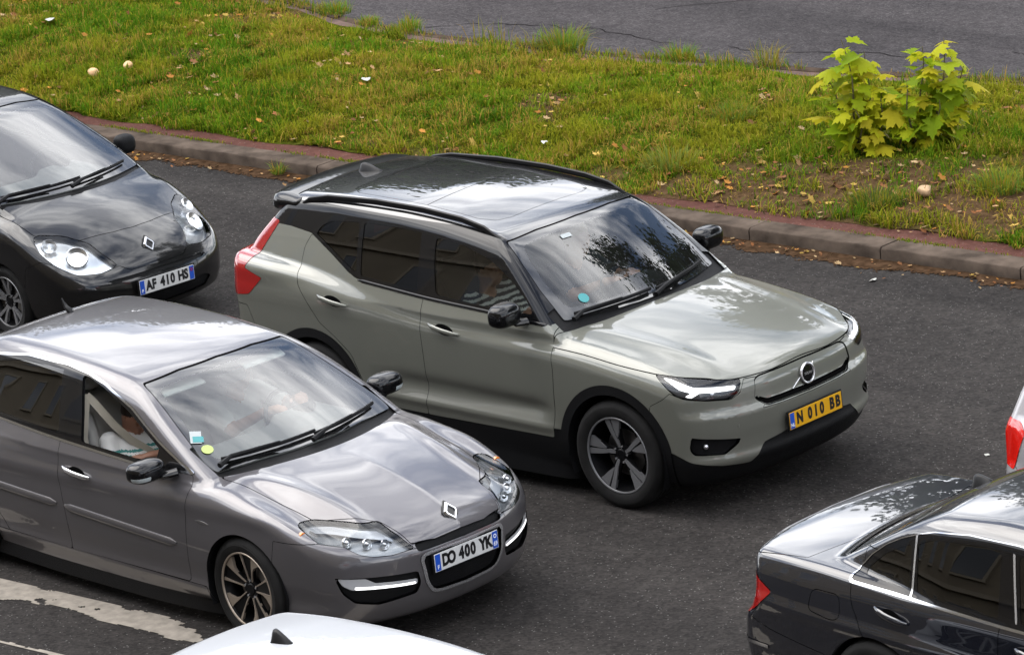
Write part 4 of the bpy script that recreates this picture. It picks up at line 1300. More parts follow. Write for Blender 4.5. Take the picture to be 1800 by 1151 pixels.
# ------------------------------------------------------------------ grey hatchback with two people inside
def build_laguna():
    f, lo, hi = laguna_body()
    root = empty('grey_hatchback', (-0.32092, -2.94862, 0), -0.03973)
    tag(root, 'grey hatchback with its front passenger window open, white plate reading DO 400 YK', 'car')
    sh = Shell(*surface(f, lo, hi, .02))
    for cx in (0.0, -2.756):
        sh.cut('void', arch(cx, .33, .352))
    sh.cut('under', lambda x, y, z: z - .185)
    dlo = [(-.470, .958), (-.99, .948), (-1.663, .972), (-2.348, .997), (-2.85, 1.022), (-3.02, 1.11), (-2.88, 1.24), (-2.545, 1.335), (-2.227, 1.374), (-1.824, 1.377),
           (-1.60, 1.356), (-1.424, 1.322), (-1.121, 1.232), (-.804, 1.085), (-.56, .985)]
    ff = side_poly(dlo, 1)
    sh.cut('chrome_trim', lambda x, y, z: ff(x, y, z) - .0075)
    sh.cut('window_frame', lambda x, y, z: ff(x, y, z) + .006, ('chrome_trim',))
    sh.cut('front_window', side_poly([(-.675, .985), (-1.0, .976), (-1.505, .990), (-1.565, 1.15), (-1.652, 1.345), (-1.585, 1.340), (-1.42, 1.302), (-1.15, 1.213), (-.86, 1.083)], 1), ('window_frame',))
    sh.cut('rear_window', side_poly([(-1.735, 1.010), (-2.30, 1.028), (-2.55, 1.035), (-2.62, 1.18), (-2.56, 1.290), (-2.30, 1.338), (-2.05, 1.350), (-1.845, 1.352), (-1.795, 1.18)], 1), ('window_frame',))
    sh.cut('quarter_window', side_poly([(-2.61, 1.04), (-2.82, 1.050), (-2.95, 1.115), (-2.84, 1.215), (-2.61, 1.275), (-2.67, 1.18)], 1), ('window_frame',))
    P = rounded([(-.1, .978), (.4, .972), (.715, .955), (.725, 1.0), (.665, 1.15), (.605, 1.28), (.572, 1.342), (.3, 1.362), (-.1, 1.370)], 1)
    sh.panel('windscreen_border', lambda x, y, z: np.maximum.reduce([sdf_poly(P, np.abs(y), z), -1.35 - x, x - .1]), ('body',), .004)
    P2 = rounded([(-.1, 1.010), (.4, 1.008), (.66, 1.005), (.620, 1.15), (.563, 1.27), (.530, 1.318), (.3, 1.336), (-.1, 1.345)], 2)
    sh.cut('windscreen', lambda x, y, z: np.maximum.reduce([sdf_poly(P2, np.abs(y), z), -1.35 - x, x - .1]), ('windscreen_border',))
    sh.cut('cowl', lambda x, y, z: np.maximum.reduce([x + .105 + .44 * y * y, .90 - z, np.abs(y) - .725, -.6 - x]), ('body', 'seam'))
    sh.panel('rear_screen', front_poly([(-.1, 1.08), (.55, 1.08), (.54, 1.25), (.48, 1.36), (-.1, 1.38)], 1, xmax=-2.6), ('body',))
    lamp = [(.392, .778), (.247, .784), (0, .776), (-.285, .756), (-.447, .690), (-.575, .616), (-.40, .606), (-.234, .616), (-.133, .636), (-.006, .682), (.203, .704)]
    sh.panel('lamp', wrap_poly(lamp, 1), ('body',), .003)
    sh.refine('lamp', .010, lambda x, y, z: z)
    sh.cut('chrome_lamp', wrap_poly([(.31, .766), (.10, .765), (-.27, .735), (-.40, .690), (-.415, .678), (-.26, .705), (.05, .735), (.24, .745)], 1), ('lamp',))
    hood = plan_poly([(-.105, -.1), (-.19, .45), (-.335, .722), (-.05, .700), (.174, .682), (.416, .662), (.60, .52), (.715, .408), (.80, .392), (.912, .366), (.945, .2), (.958, -.1)], 1, .5)
    sh.panel('hood', hood, ('body',), .004)
    gr = front_poly([(-.1, .566), (.330, .562), (.316, .48), (.305, .40), (.262, .330), (.20, .315), (-.1, .308)], 2, xmin=.7)
    sh.cut('grille_trim', lambda x, y, z: gr(x, y, z) - .012)
    sh.cut('grille', lambda x, y, z: gr(x, y, z) + .008, ('grille_trim',))
    sh.cut('grille', front_poly([(-.1, .650), (.350, .634), (.340, .588), (-.1, .592)], 1, xmin=.7), ('body', 'seam'))
    fg = wrap_poly([(.102, .514), (-.588, .478), (-.603, .40), (-.560, .342), (-.246, .318), (-.054, .347), (.045, .414)], 1)
    sh.cut('fog_recess', fg, ('body',))
    sh.refine('fog_recess', .008, lambda x, y, z: z); sh.refine('fog_recess', .012, lambda x, y, z: np.abs(y) - x)
    sh.cut('fog_lamp', wrap_poly([(.078, .507), (-.160, .492), (-.235, .458), (-.580, .432), (-.578, .398), (-.04, .430), (.042, .462)], 1), ('fog_recess',))
    sh.cut('drl', wrap_poly([(-.565, .414), (-.563, .400), (-.06, .432), (-.06, .449)], 1), ('fog_lamp',))
    sh.panel('front_bumper', wrap_poly([(.60, .698), (.498, .700), (.203, .706), (-.006, .684), (-.133, .640), (-.234, .618), (-.575, .612), (-.66, .60), (-1.2, .60), (-1.2, .05), (.75, .05)], 0), ('body',), .003)
    fd = side_poly([(-.478, .948), (-.462, .90), (-.485, .733), (-.500, .5), (-.511, .292), (-1.645, .284), (-1.663, .532), (-1.693, .727), (-1.70, 1.0), (-1.0, .98), (-.60, .962)], 1)
    rd = side_poly([(-1.70, 1.1), (-1.693, .727), (-1.663, .532), (-1.645, .284), (-2.28, .288), (-2.38, .40), (-2.46, .55), (-2.58, .66), (-2.72, .72), (-2.80, .85), (-2.83, 1.1)], 1)
    sh.panel('front_door', fd, ('body',), .0035)
    sh.panel('rear_door', rd, ('body',), .0035)
    sh.panel('sill', lambda x, y, z: np.maximum.reduce([z - .288, x + .36, -2.41 - x, .6 - np.abs(y)]), ('body', 'seam'), .003)
    sh.cut('tail_lamp', side_poly([(-3.30, .80), (-3.45, .92), (-3.9, .93), (-3.9, .70), (-3.45, .72)], 1, .45), ('body',))
    T = {'body': ('body', 'grey', False, 0), 'seam': ('shut_line', 'seam', False, -.005), 'under': ('underbody', 'plastic', False, 0),
         'chrome_trim': ('chrome_window_trim', 'chrome', True, .004), 'window_frame': ('window_frame', 'gloss_black', True, .001), 'windscreen_border': ('windscreen_border', 'frit', False, -.002),
         'windscreen': ('windscreen', 'glass_clear', False, -.002), 'rear_window': ('rear_window', 'dark_glass', True, -.004), 'quarter_window': ('quarter_window', 'dark_glass', True, -.004),
         'cowl': ('cowl', 'plastic', False, -.015), 'rear_screen': ('rear_screen', 'dark_glass', False, -.003), 'hood': ('hood', 'grey', False, 0),
         'grille_trim': ('grille_trim', 'satin', False, .006), 'grille': ('grille', 'plastic', False, -.022), 'fog_recess': ('fog_lamp_recess', 'plastic', True, -.025),
         'fog_lamp': ('fog_lamp', 'lamp_silver', True, -.008), 'drl': ('daytime_lamp', 'drl', True, -.006), 'front_bumper': ('front_bumper', 'grey', False, 0),
         'front_door': ('front_door', 'grey', True, 0), 'rear_door': ('rear_door', 'grey', True, 0), 'sill': ('sill', 'grey', True, 0), 'tail_lamp': ('tail_light', 'red_lens', True, 0)}
    parts = emit(root, sh, T, ('body', 'front_door', 'rear_door', 'window_frame', 'chrome_trim'), 'cabin_dark')
    g = sh.get('front_window', 1, -.004)
    mesh_tris('front_window', g[0], g[2], M['side_glass'], root, g[1])
    for sd in (-1, 1):
        a = sh.get('lamp', sd, -.045)
        la = mesh_tris('headlight', a[0], a[2], M['lamp_mid'], root, a[1])
        b = sh.get('chrome_lamp', sd, -.020)
        mesh_tris('lamp_reflector', b[0], b[2], M['lamp_silver'], la, b[1])
        for lab in ('lamp', 'chrome_lamp'):
            c = sh.get(lab, sd, 0)
            mesh_tris('lens', c[0], c[2], M['lens'], la, c[1])
        for yy, zz, r in ((.66, .690, .030), (.575, .672, .032), (.49, .655, .030)):
            x = proj_x(f, sd * yy, zz) - .050
            g = Geo().lathe([(.002, .030), (r * .45, .022), (r * .7, .004), (r, .020), (r * 1.05, .010)], 22, 'z')
            mt = Matrix.Translation((x, sd * yy, zz)) @ rot('Y', math.radians(75))
            g.v = [tuple(mt @ Vector(p)) for p in g.v]
            g.obj('projector', M['reflector'], la)
        x = proj_x(f, sd * .80, .735) - .03
        Geo().tube([(x - .02, sd * .80, .735), (x, sd * .80, .735)], .022, 14).obj('indicator_bulb', M['amber_lens'], la)
        handle(parts[('front_door', sd)], f, -1.642, -1.374, .822, .797, sd, M['satin'])
        handle(parts[('rear_door', sd)], f, -2.72, -2.45, .905, .880, sd, M['satin'])
        strip_on(f, 'door_moulding', [(-.594, .523), (-1.66, .566)], .024, .016, M['grey'], parts[('front_door', sd)], side=sd)
        strip_on(f, 'door_moulding', [(-1.74, .568), (-2.42, .592)], .024, .016, M['grey'], parts[('rear_door', sd)], side=sd)
        strip_on(f, 'wing_badge', [(-.40, .705), (-.28, .695)], .011, .004, M['chrome'], root, side=sd)
        mirror(root, -.715, sd * .985, .985, M['gloss_black'], sd, (.085, .125, .068), 'sticker_white', arm_to=(-.60, sd * .83, .955))
        gg = Geo().add([(-.52, sd * (abs(proj_y(f, -.52, .965, sd)) + .006), .962), (-.80, sd * (abs(proj_y(f, -.80, .965, sd)) + .006), .962), (-.80, sd * (abs(proj_y(f, -.80, 1.07, sd)) + .006), 1.065)], [(0, 1, 2)])
        fix_normals(gg.obj('mirror_triangle', M['gloss_black'], root))
        wheel_well(root, 0, sd, .357, .33, .50, .89); wheel_well(root, -2.756, sd, .357, .33, .50, .89)
        add_wheel(root, 0, sd, .33, .237, .225, .780, 'petal', 'bronze_alloy', -.05)
        add_wheel(root, -2.756, sd, .33, .237, .225, .780, 'petal', 'bronze_alloy')
    diamond_badge(root, f, 0, .722, .066, .046, math.radians(40))
    plate(root, (.985, 0, .497), .02, 'DO 400 YK', 'F', '69')
    stub_antenna(root, f, -2.585, 0.0, M['satin_black'])
    wipers(root, f, ((-.64, 1.000), (.02, 1.010)), ((.0, 1.000), (.60, 1.005)))
    s1 = sticker(root, f, -.633, 1.105, .070, .105, M['sticker_white'], ang=-.25)
    sticker(root, f, -.633, 1.095, .066, .05, M['sticker_teal'], ang=-.25).location = (.0015, 0, .0015)
    sticker(root, f, -.640, 1.050, .075, .075, M['sticker_lime'], disc=True)
    cabin(root, (-.32, -.90, .66, .94), [(-1.40, .37, .52), (-1.40, -.37, .52)], (-2.30, .54), (-.93, .37, .90), 'seat_light', 'cabin_grey', .26, (-3.2, -.3, .70))
    # sun visors, rear-view mirror, belts of the front seats
    for yy in (-.33, .33):
        g = Geo().box((-1.13, yy, 1.285), (.15, .34, .016), rot('Y', math.radians(26)))
        g.obj('sun_visor', M['cabin_light'], root, bevel=.008)
    g = Geo().box((-1.01, 0, 1.255), (.035, .22, .075), rot('Y', math.radians(-15)))
    g.obj('rear_view_mirror', M['cabin_dark'], root, bevel=.015)
    return root, f

# ------------------------------------------------------------------ black city car
def build_twingo():
    f, lo, hi = twingo_body()
    root = empty('black_city_car', (-6.36574, 0.50026, 0), -0.06900)
    tag(root, 'small black city car behind the sage SUV, white plate reading AF 410 HS', 'car')
    sh = Shell(*surface(f, lo, hi, .02))
    WX = (-.31, -2.677)
    for cx in WX:
        sh.cut('void', arch(cx, .285, .315, .4))
    sh.cut('under', lambda x, y, z: z - .175)
    dlo = [(-.62, .985), (-1.2, .975), (-2.0, .995), (-2.62, 1.03), (-2.70, 1.15), (-2.60, 1.33), (-2.2, 1.395), (-1.7, 1.395), (-1.40, 1.345), (-1.0, 1.19), (-.72, 1.045)]
    sh.cut('window_frame', side_poly(dlo, 1))
    sh.cut('front_window', side_poly([(-.82, 1.02), (-1.2, 1.010), (-1.75, 1.02), (-1.78, 1.36), (-1.70, 1.365), (-1.42, 1.315), (-1.05, 1.17)], 1), ('window_frame',))
    sh.cut('rear_window', side_poly([(-1.86, 1.03), (-2.58, 1.06), (-2.66, 1.15), (-2.57, 1.30), (-2.2, 1.36), (-1.88, 1.365)], 1), ('window_frame',))
    P = rounded([(-.1, .990), (.4, .990), (.672, .992), (.668, 1.06), (.612, 1.22), (.565, 1.38), (.545, 1.425), (.3, 1.450), (-.1, 1.460)], 1)
    sh.panel('windscreen_border', lambda x, y, z: np.maximum.reduce([sdf_poly(P, np.abs(y), z), -1.65 - x, x - .1]), ('body',), .004)
    P2 = rounded([(-.1, 1.030), (.4, 1.030), (.610, 1.035), (.603, 1.07), (.555, 1.22), (.515, 1.37), (.495, 1.395), (.3, 1.418), (-.1, 1.425)], 2)
    sh.cut('windscreen', lambda x, y, z: np.maximum.reduce([sdf_poly(P2, np.abs(y), z), -1.65 - x, x - .1]), ('windscreen_border',))
    sh.cut('cowl', lambda x, y, z: np.maximum.reduce([x + .235 + .42 * y * y, .90 - z, np.abs(y) - .66, -.7 - x]), ('body', 'seam'))
    sh.panel('lamp', wrap_poly([(.715, .802), (.659, .815), (.396, .792), (.129, .734), (-.073, .634), (-.180, .576), (-.015, .550), (.223, .563), (.447, .632), (.623, .710)], 2, -.3), ('body',), .003)
    sh.panel('hood', plan_poly([(-.235, -.1), (-.27, .3), (-.43, .712), (-.2, .702), (-.02, .684), (.12, .56), (.225, .45), (.288, .173), (.312, -.1)], 1, .6), ('body',), .004)
    sh.cut('grille', front_poly([(-.1, .500), (.42, .492), (.47, .480), (.42, .466), (-.1, .474)], 1, xmin=.1), ('body',))
    sh.cut('lower_intake', front_poly([(-.1, .335), (.42, .335), (.50, .30), (.44, .235), (-.1, .225)], 1, xmin=.1), ('body',))
    sh.panel('front_bumper', wrap_poly([(.80, .60), (.62, .66), (.447, .636), (.223, .563), (-.015, .548), (-.19, .572), (-.30, .53), (-.75, .52), (-.75, .05), (.95, .05)], 0, -.3), ('body',), .003)
    sh.panel('front_door', side_poly([(-.62, 1.1), (-.60, .80), (-.64, .35), (-.70, .28), (-1.72, .28), (-1.80, .6), (-1.80, 1.1)], 1), ('body',))
    sh.cut('tail_lamp', side_poly([(-2.62, .75), (-2.68, .98), (-3.2, 1.0), (-3.2, .74)], 1, .4), ('body',))
    parts = emit(root, sh, {
        'body': ('body', 'black', False, 0), 'seam': ('shut_line', 'seam', False, -.005), 'under': ('underbody', 'plastic', False, 0), 'window_frame': ('window_frame', 'gloss_black', True, .001),
        'front_window': ('front_window', 'side_glass', True, -.003), 'rear_window': ('rear_window', 'dark_glass', True, -.003), 'windscreen_border': ('windscreen_border', 'frit', False, -.002),
        'windscreen': ('windscreen', 'glass_clear', False, -.002), 'cowl': ('cowl', 'plastic', False, -.012), 'hood': ('hood', 'black', False, 0), 'grille': ('grille', 'plastic', False, -.012),
        'lower_intake': ('lower_grille', 'plastic', False, -.015), 'front_bumper': ('front_bumper', 'black', False, 0), 'front_door': ('front_door', 'black', True, 0), 'tail_lamp': ('tail_light', 'red_lens', True, 0)},
        ('body', 'front_door', 'window_frame'), 'cabin_grey')
    for sd in (-1, 1):
        a = sh.get('lamp', sd, -.045)
        la = mesh_tris('headlight', a[0], a[2], M['reflector'], root, a[1])
        c = sh.get('lamp', sd, 0)
        mesh_tris('lens', c[0], c[2], M['lens'], la, c[1])
        for yy, zz, r, m in ((.555, .655, .078, 'bulb_glow'), (.655, .735, .055, 'reflector')):
            x = proj_x(f, sd * yy, zz) - .040
            g = Geo().lathe([(.002, -.010), (r * .35, -.004), (r * .75, .014), (r, .030), (r * 1.08, .022)], 26, 'z')
            mt = Matrix.Translation((x, sd * yy, zz)) @ rot('Z', sd * .5) @ rot('Y', math.radians(55))
            g.v = [tuple(mt @ Vector(p)) for p in g.v]
            o = g.obj('lamp_reflector', M['reflector'], la)
            if m == 'bulb_glow':
                k = Geo().lathe([(.001, .012), (.03, .010), (.045, .002)], 20, 'z')
                k.v = [tuple(mt @ Vector(p)) for p in k.v]
                k.obj('lit_bulb', M['bulb_glow'], la)
        handle(parts[('front_door', sd)], f, -1.66, -1.46, .86, .85, sd, M['black'])
        mirror(root, -.90, sd * .895, 1.045, M['plastic'], sd, (.075, .085, .078), arm_to=(-.82, sd * .76, .985))
        for cx in WX:
            wheel_well(root, cx, sd, .320, .285, .42, .80)
            add_wheel(root, cx, sd, .285, .195, .175, .715, 'five', 'alloy')
    diamond_badge(root, f, 0, .650, .066, .046, math.radians(35))
    plate(root, (.648, 0, .400), .02, 'AF 410 HS', 'F', ' ')
    wipers(root, f, ((-.62, 1.022), (.05, 1.035)), ((-.03, 1.022), (.55, 1.035)))
    cabin(root, (-.40, -1.05, .62, .965), [(-1.62, .33, .52), (-1.62, -.33, .52)], (-2.30, .56), (-1.12, .33, .92), 'seat_dark', 'cabin_grey', .26, (-2.8, -.4, .62))
    return root, f

# ------------------------------------------------------------------ anthracite saloon, seen from behind
def build_sedan():
    f, lo, hi = sedan_body()
    root = empty('anthracite_saloon', (6.72, -2.47, 0), -0.035)
    tag(root, 'anthracite saloon with chrome window trim, its boot and rear side at the lower right', 'car')
    sh = Shell(*surface(f, lo, hi, .02))
    WX = (0.0, -2.76)
    for cx in WX:
        sh.cut('void', arch(cx, .325, .352, .42))
    sh.cut('under', lambda x, y, z: z - .175)
    dlo = [(-.68, .905), (-1.2, .893), (-1.9, .906), (-2.473, .926), (-2.955, .940), (-2.962, .985), (-2.885, 1.070), (-2.79, 1.140), (-2.68, 1.195), (-2.568, 1.235), (-2.455, 1.267), (-2.215, 1.295),
           (-1.888, 1.300), (-1.60, 1.285), (-1.3, 1.225), (-1.0, 1.12), (-.75, .965)]
    ff = side_poly(dlo, 1)
    cw = lambda z: .0028 + .0042 * sstep(1.0, .96, z)
    sh.cut('chrome_trim', lambda x, y, z: ff(x, y, z) - cw(z))
    sh.cut('window_frame', lambda x, y, z: ff(x, y, z) + cw(z), ('chrome_trim',))
    sh.cut('front_window', side_poly([(-.86, .940), (-1.2, .925), (-1.775, .938), (-1.865, 1.255), (-1.60, 1.248), (-1.33, 1.192), (-1.05, 1.085)], 1), ('window_frame',))
    sh.cut('rear_window', side_poly([(-1.925, .940), (-2.50, .960), (-2.555, 1.190), (-2.45, 1.228), (-2.215, 1.255), (-1.985, 1.260)], 1), ('window_frame',))
    sh.cut('quarter_window', side_poly([(-2.555, .963), (-2.905, .972), (-2.895, 1.0), (-2.80, 1.085), (-2.70, 1.140), (-2.600, 1.180)], 1), ('window_frame',))
    for c0, k0, frm in ((-2.527, .16, ('window_frame', 'rear_window', 'quarter_window')), (-1.80, .30, ('window_frame', 'front_window'))):
        sl = lambda x, y, z, c0=c0, k0=k0: x - c0 + k0 * (z - .93)
        sh.cut('strip_tmp', lambda x, y, z: np.maximum.reduce([sl(x, y, z) - .007, -.05 - sl(x, y, z), .935 - z, z - 1.262, .3 - np.abs(y)]), ('window_frame',))
        sh.cut('window_strip', lambda x, y, z: -.007 - sl(x, y, z), ('strip_tmp',))
        sh.cut('window_frame', lambda x, y, z: x * 0 - 1, ('strip_tmp',))
    sh.panel('rear_screen', lambda x, y, z: np.maximum(sdf_poly(RS, np.abs(y), z), x + 2.2), ('body',), .005)
    sh.panel('windscreen', front_poly([(-.1, .965), (.68, .955), (.62, 1.15), (.53, 1.33), (-.1, 1.37)], 1, xmin=-1.5), ('body',))
    sh.panel('boot_lid', plan_poly([(-3.215, -.2), (-3.25, .40), (-3.315, .735), (-3.50, .752), (-3.68, .755), (-4.2, .70), (-4.2, -.2)], 1, .955), ('body',), .004)
    sh.panel('hood', plan_poly([(-.20, -.1), (-.38, .70), (.30, .68), (.62, .45), (.70, -.1)], 1, .6), ('body',))
    lamp = side_poly([(-3.505, .775), (-3.585, .815), (-3.665, .856), (-4.2, .90), (-4.2, .60), (-3.72, .604), (-3.62, .672)], 1, .42)
    sh.panel('tail_lamp', lamp, ('body', 'seam'), .003)
    sh.cut('tail_lamp_clear', side_poly([(-3.635, .720), (-3.665, .775), (-3.72, .790), (-4.2, .79), (-4.2, .705), (-3.70, .690)], 1, .42), ('tail_lamp',))
    sh.panel('fuel_flap', side_poly([(-3.205, .860), (-3.005, .860), (-2.998, .735), (-3.05, .715), (-3.232, .740)], 2), ('body',), .0035)
    sh.panel('rear_bumper', lambda x, y, z: np.maximum(z - np.interp(x, (-3.72, -3.53, -3.15), (.612, .560, .508)), x + 3.11), ('body',), .003)
    sh.cut('chrome_strip', lambda x, y, z: np.maximum.reduce([z - .462, .30 - z, x + 3.55]), ('rear_bumper',))
    sh.cut('rear_bumper', lambda x, y, z: z - .442, ('chrome_strip',))
    sh.panel('rear_door', side_poly([(-1.90, 1.1), (-1.905, .60), (-1.90, .25), (-2.37, .25), (-2.45, .42), (-2.58, .56), (-2.775, .594), (-2.856, .726), (-2.915, .828), (-2.94, .93), (-2.94, 1.1)], 1), ('body',))
    sh.panel('front_door', side_poly([(-1.90, 1.1), (-1.905, .60), (-1.90, .25), (-.62, .25), (-.58, .60), (-.60, 1.1)], 1), ('body',))
    parts = emit(root, sh, {
        'body': ('body', 'anthracite', False, 0), 'seam': ('shut_line', 'seam', False, -.006), 'under': ('underbody', 'plastic', False, 0), 'chrome_trim': ('chrome_window_trim', 'chrome', True, .004),
        'window_frame': ('window_frame', 'gloss_black', True, .0), 'window_strip': ('window_divider', 'satin', True, .003), 'front_window': ('front_window', 'dark_glass', True, -.003), 'rear_window': ('rear_window', 'dark_glass', True, -.003),
        'quarter_window': ('quarter_window', 'dark_glass', True, -.003), 'rear_screen': ('rear_screen', 'dark_glass', False, -.004), 'windscreen': ('windscreen', 'glass', False, 0),
        'boot_lid': ('boot_lid', 'anthracite', False, 0), 'hood': ('hood', 'anthracite', False, 0), 'tail_lamp': ('tail_light', 'red_lens', True, .003), 'tail_lamp_clear': ('reversing_light', 'reflector', True, .002),
        'rear_bumper': ('rear_bumper', 'anthracite', False, 0), 'fuel_flap': ('fuel_flap', 'anthracite', True, 0), 'chrome_strip': ('bumper_chrome_strip', 'chrome', False, .005), 'rear_door': ('rear_door', 'anthracite', True, 0), 'front_door': ('front_door', 'anthracite', True, 0)},
        ('body', 'front_door', 'rear_door', 'window_frame'))
    for sd in (-1, 1):
        d = parts[('rear_door', sd)]
        hd = handle(d, f, -2.745, -2.515, .846, .800, sd, M['anthracite'], thick=.019)
        handle(parts[('front_door', sd)], f, -1.78, -1.55, .815, .785, sd, M['anthracite'], thick=.019)
        mirror(root, -.80, sd * .99, .96, M['anthracite'], sd, (.08, .115, .065), arm_to=(-.72, sd * .84, .93))
        for cx in WX:
            wheel_well(root, cx, sd, .357, .325, .46, .875)
            add_wheel(root, cx, sd, .325, .225, .225, .765, 'five', 'alloy')
        strip_on(f, 'roof_moulding', [(-1.0, .575), (-1.5, .598), (-2.0, .600), (-2.45, .588), (-2.75, .575)], .011, .006, M['gloss_black'], root, 'top')
        strip_on(f, 'roof_moulding', [(-1.0, -.575), (-1.5, -.598), (-2.0, -.600), (-2.45, -.588), (-2.75, -.575)], .011, .006, M['gloss_black'], root, 'top') if False else None
    strip_on(f, 'boot_lip', [(-3.735, -.60), (-3.765, -.3), (-3.775, 0), (-3.765, .3), (-3.735, .60)], .018, .010, M['anthracite'], root, 'top')
    fin_antenna(root, f, -2.66, 0.0, .12, .060, M['satin_black'])
    cabin(root, (-.35, -.95, .64, .93), [(-1.45, .37, .46), (-1.45, -.37, .46)], (-2.22, .40), (-.98, .37, .90))
    return root, f
RS = rounded([(-.1, 1.028), (.50, 1.026), (.650, 1.022), (.610, 1.15), (.555, 1.24), (.50, 1.285), (.3, 1.312), (-.1, 1.325)], 1)

# ------------------------------------------------------------------ the two cars of which only a corner or the roof shows
def build_hatch(name, label, paint_m, pos, yaw, lit):
    f, lo, hi = hatch_body()
    root = empty(name, (pos[0], pos[1], 0), yaw)
    tag(root, label, 'car')
    sh = Shell(*surface(f, lo, hi, .022))
    WX = (0.0, -2.62)
    for cx in WX:
        sh.cut('void', arch(cx, .315, .345, .42))
    sh.cut('under', lambda x, y, z: z - .185)
    sh.cut('window_frame', side_poly([(-.66, 1.0), (-1.3, .99), (-2.4, 1.02), (-2.95, 1.06), (-3.0, 1.13), (-2.75, 1.31), (-2.3, 1.365), (-1.8, 1.372), (-1.4, 1.33), (-1.05, 1.22)], 1))
    sh.cut('front_window', side_poly([(-.85, 1.03), (-1.3, 1.022), (-1.72, 1.03), (-1.78, 1.335), (-1.42, 1.295), (-1.12, 1.20)], 1), ('window_frame',))
    sh.cut('rear_window', side_poly([(-1.82, 1.035), (-2.55, 1.06), (-2.50, 1.30), (-2.2, 1.335), (-1.86, 1.34)], 1), ('window_frame',))
    sh.panel('windscreen', front_poly([(-.1, 1.01), (.68, .99), (.60, 1.25), (.53, 1.39), (-.1, 1.43)], 1, xmin=-1.5), ('body',))
    sh.panel('rear_screen', front_poly([(-.1, 1.06), (.60, 1.06), (.50, 1.34), (-.1, 1.38)], 1, xmax=-2.6), ('body',))
    sh.cut('tail_lamp', side_poly([(-3.10, .90), (-3.16, .95), (-3.8, .97), (-3.8, .68), (-3.20, .66)], 1, .52), ('body',))
    sh.panel('tailgate', front_poly([(-.1, .60), (.52, .60), (.56, .76), (.50, 1.02), (.62, 1.04), (.55, 1.40), (-.1, 1.42)], 1, xmax=-2.9), ('body',))
    sh.panel('rear_bumper', side_poly([(-3.0, .1), (-3.02, .56), (-3.18, .68), (-3.8, .69), (-3.8, .1)], 0, 0), ('body',))
    sh.panel('hood', plan_poly([(-.24, -.1), (-.42, .72), (.35, .68), (.66, .4), (.72, -.1)], 1, .6), ('body',))
    sh.panel('lamp', wrap_poly([(.35, .80), (.0, .78), (-.35, .70), (-.30, .62), (.1, .64), (.3, .70)], 1), ('body',))
    sh.panel('front_door', side_poly([(-.52, 1.1), (-.55, .28), (-1.72, .28), (-1.76, 1.1)], 1), ('body',))
    sh.panel('rear_door', side_poly([(-1.76, 1.1), (-1.72, .28), (-2.2, .28), (-2.42, .66), (-2.62, .80), (-2.66, 1.1)], 1), ('body',))
    parts = emit(root, sh, {
        'body': ('body', paint_m, False, 0), 'seam': ('shut_line', 'seam', False, -.006), 'under': ('underbody', 'plastic', False, 0), 'window_frame': ('window_frame', 'gloss_black', True, 0),
        'front_window': ('front_window', 'side_glass', True, -.003), 'rear_window': ('rear_window', 'dark_glass', True, -.003), 'windscreen': ('windscreen', 'glass', False, 0), 'rear_screen': ('rear_screen', 'dark_glass', False, 0),
        'tail_lamp': ('tail_light', lit, True, .004), 'tailgate': ('tailgate', paint_m, False, 0), 'rear_bumper': ('rear_bumper', paint_m, False, 0), 'hood': ('hood', paint_m, False, 0), 'lamp': ('headlight', 'reflector', True, 0),
        'front_door': ('front_door', paint_m, True, 0), 'rear_door': ('rear_door', paint_m, True, 0)}, ('body', 'front_door', 'rear_door', 'window_frame', 'tailgate'))
    for sd in (-1, 1):
        handle(parts[('front_door', sd)], f, -1.66, -1.42, .90, .89, sd, M[paint_m])
        handle(parts[('rear_door', sd)], f, -2.55, -2.33, .93, .92, sd, M[paint_m])
        mirror(root, -.84, sd * .98, 1.03, M[paint_m], sd, (.08, .115, .07), arm_to=(-.75, sd * .84, 1.0))
        for cx in WX:
            wheel_well(root, cx, sd, .35, .315, .46, .875)
            add_wheel(root, cx, sd, .315, .215, .205, .77, 'five', 'alloy')
    cabin(root, (-.35, -.95, .64, .97), [(-1.45, .36, .55), (-1.45, -.36, .55)], (-2.35, .56), (-.98, .36, .93))
    return root, f

laguna, F_LAG = build_laguna()
twingo, F_TWI = build_twingo()
sedan, F_SED = build_sedan()
white_car, F_HAT = build_hatch('white_hatchback', 'white car at the bottom edge, only its roof with a black fin antenna showing', 'white', (5.30, -6.53), -.03, 'red_lens')
fin_antenna(white_car, F_HAT, -2.52, 0.05, .125, .066, M['satin_black'])
silver_car, _ = build_hatch('silver_hatchback', 'pale silver car at the right edge, only its red tail light corner showing', 'silver', (6.13, .125), -.02, 'red_lit')
# ------------------------------------------------------------------ ground, kerbs and verge
def ykerb(x):
    return 4.131 + .0235 * (np.asarray(x, float) + 10.275)          # front top edge of the near kerb
_yf = curve((-40, 9.6), (-20, 9.05), (-14, 8.82), (-13.2, 8.78), (-12.4, 8.57), (-11.7, 8.35), (-10.5, 8.22), (-9.5, 8.24), (-8.5, 8.30), (-7.5, 8.43), (-6, 8.62), (-5, 8.82), (-4.2, 8.98), (0, 9.8), (20, 13))
def yfar(x):
    return _yf(x)

def value_noise(x, y, s, seed=0):
    x = np.asarray(x, float) / s; y = np.asarray(y, float) / s
    xi, yi = np.floor(x).astype(int), np.floor(y).astype(int)
    fx, fy = x - xi, y - yi
    fx, fy = fx * fx * (3 - 2 * fx), fy * fy * (3 - 2 * fy)
    def h(a, b):
        v = np.sin(a * 127.1 + b * 311.7 + seed * 74.7) * 43758.5453
        return v - np.floor(v)
    return (h(xi, yi) * (1 - fx) + h(xi + 1, yi) * fx) * (1 - fy) + (h(xi, yi + 1) * (1 - fx) + h(xi + 1, yi + 1) * fx) * fy

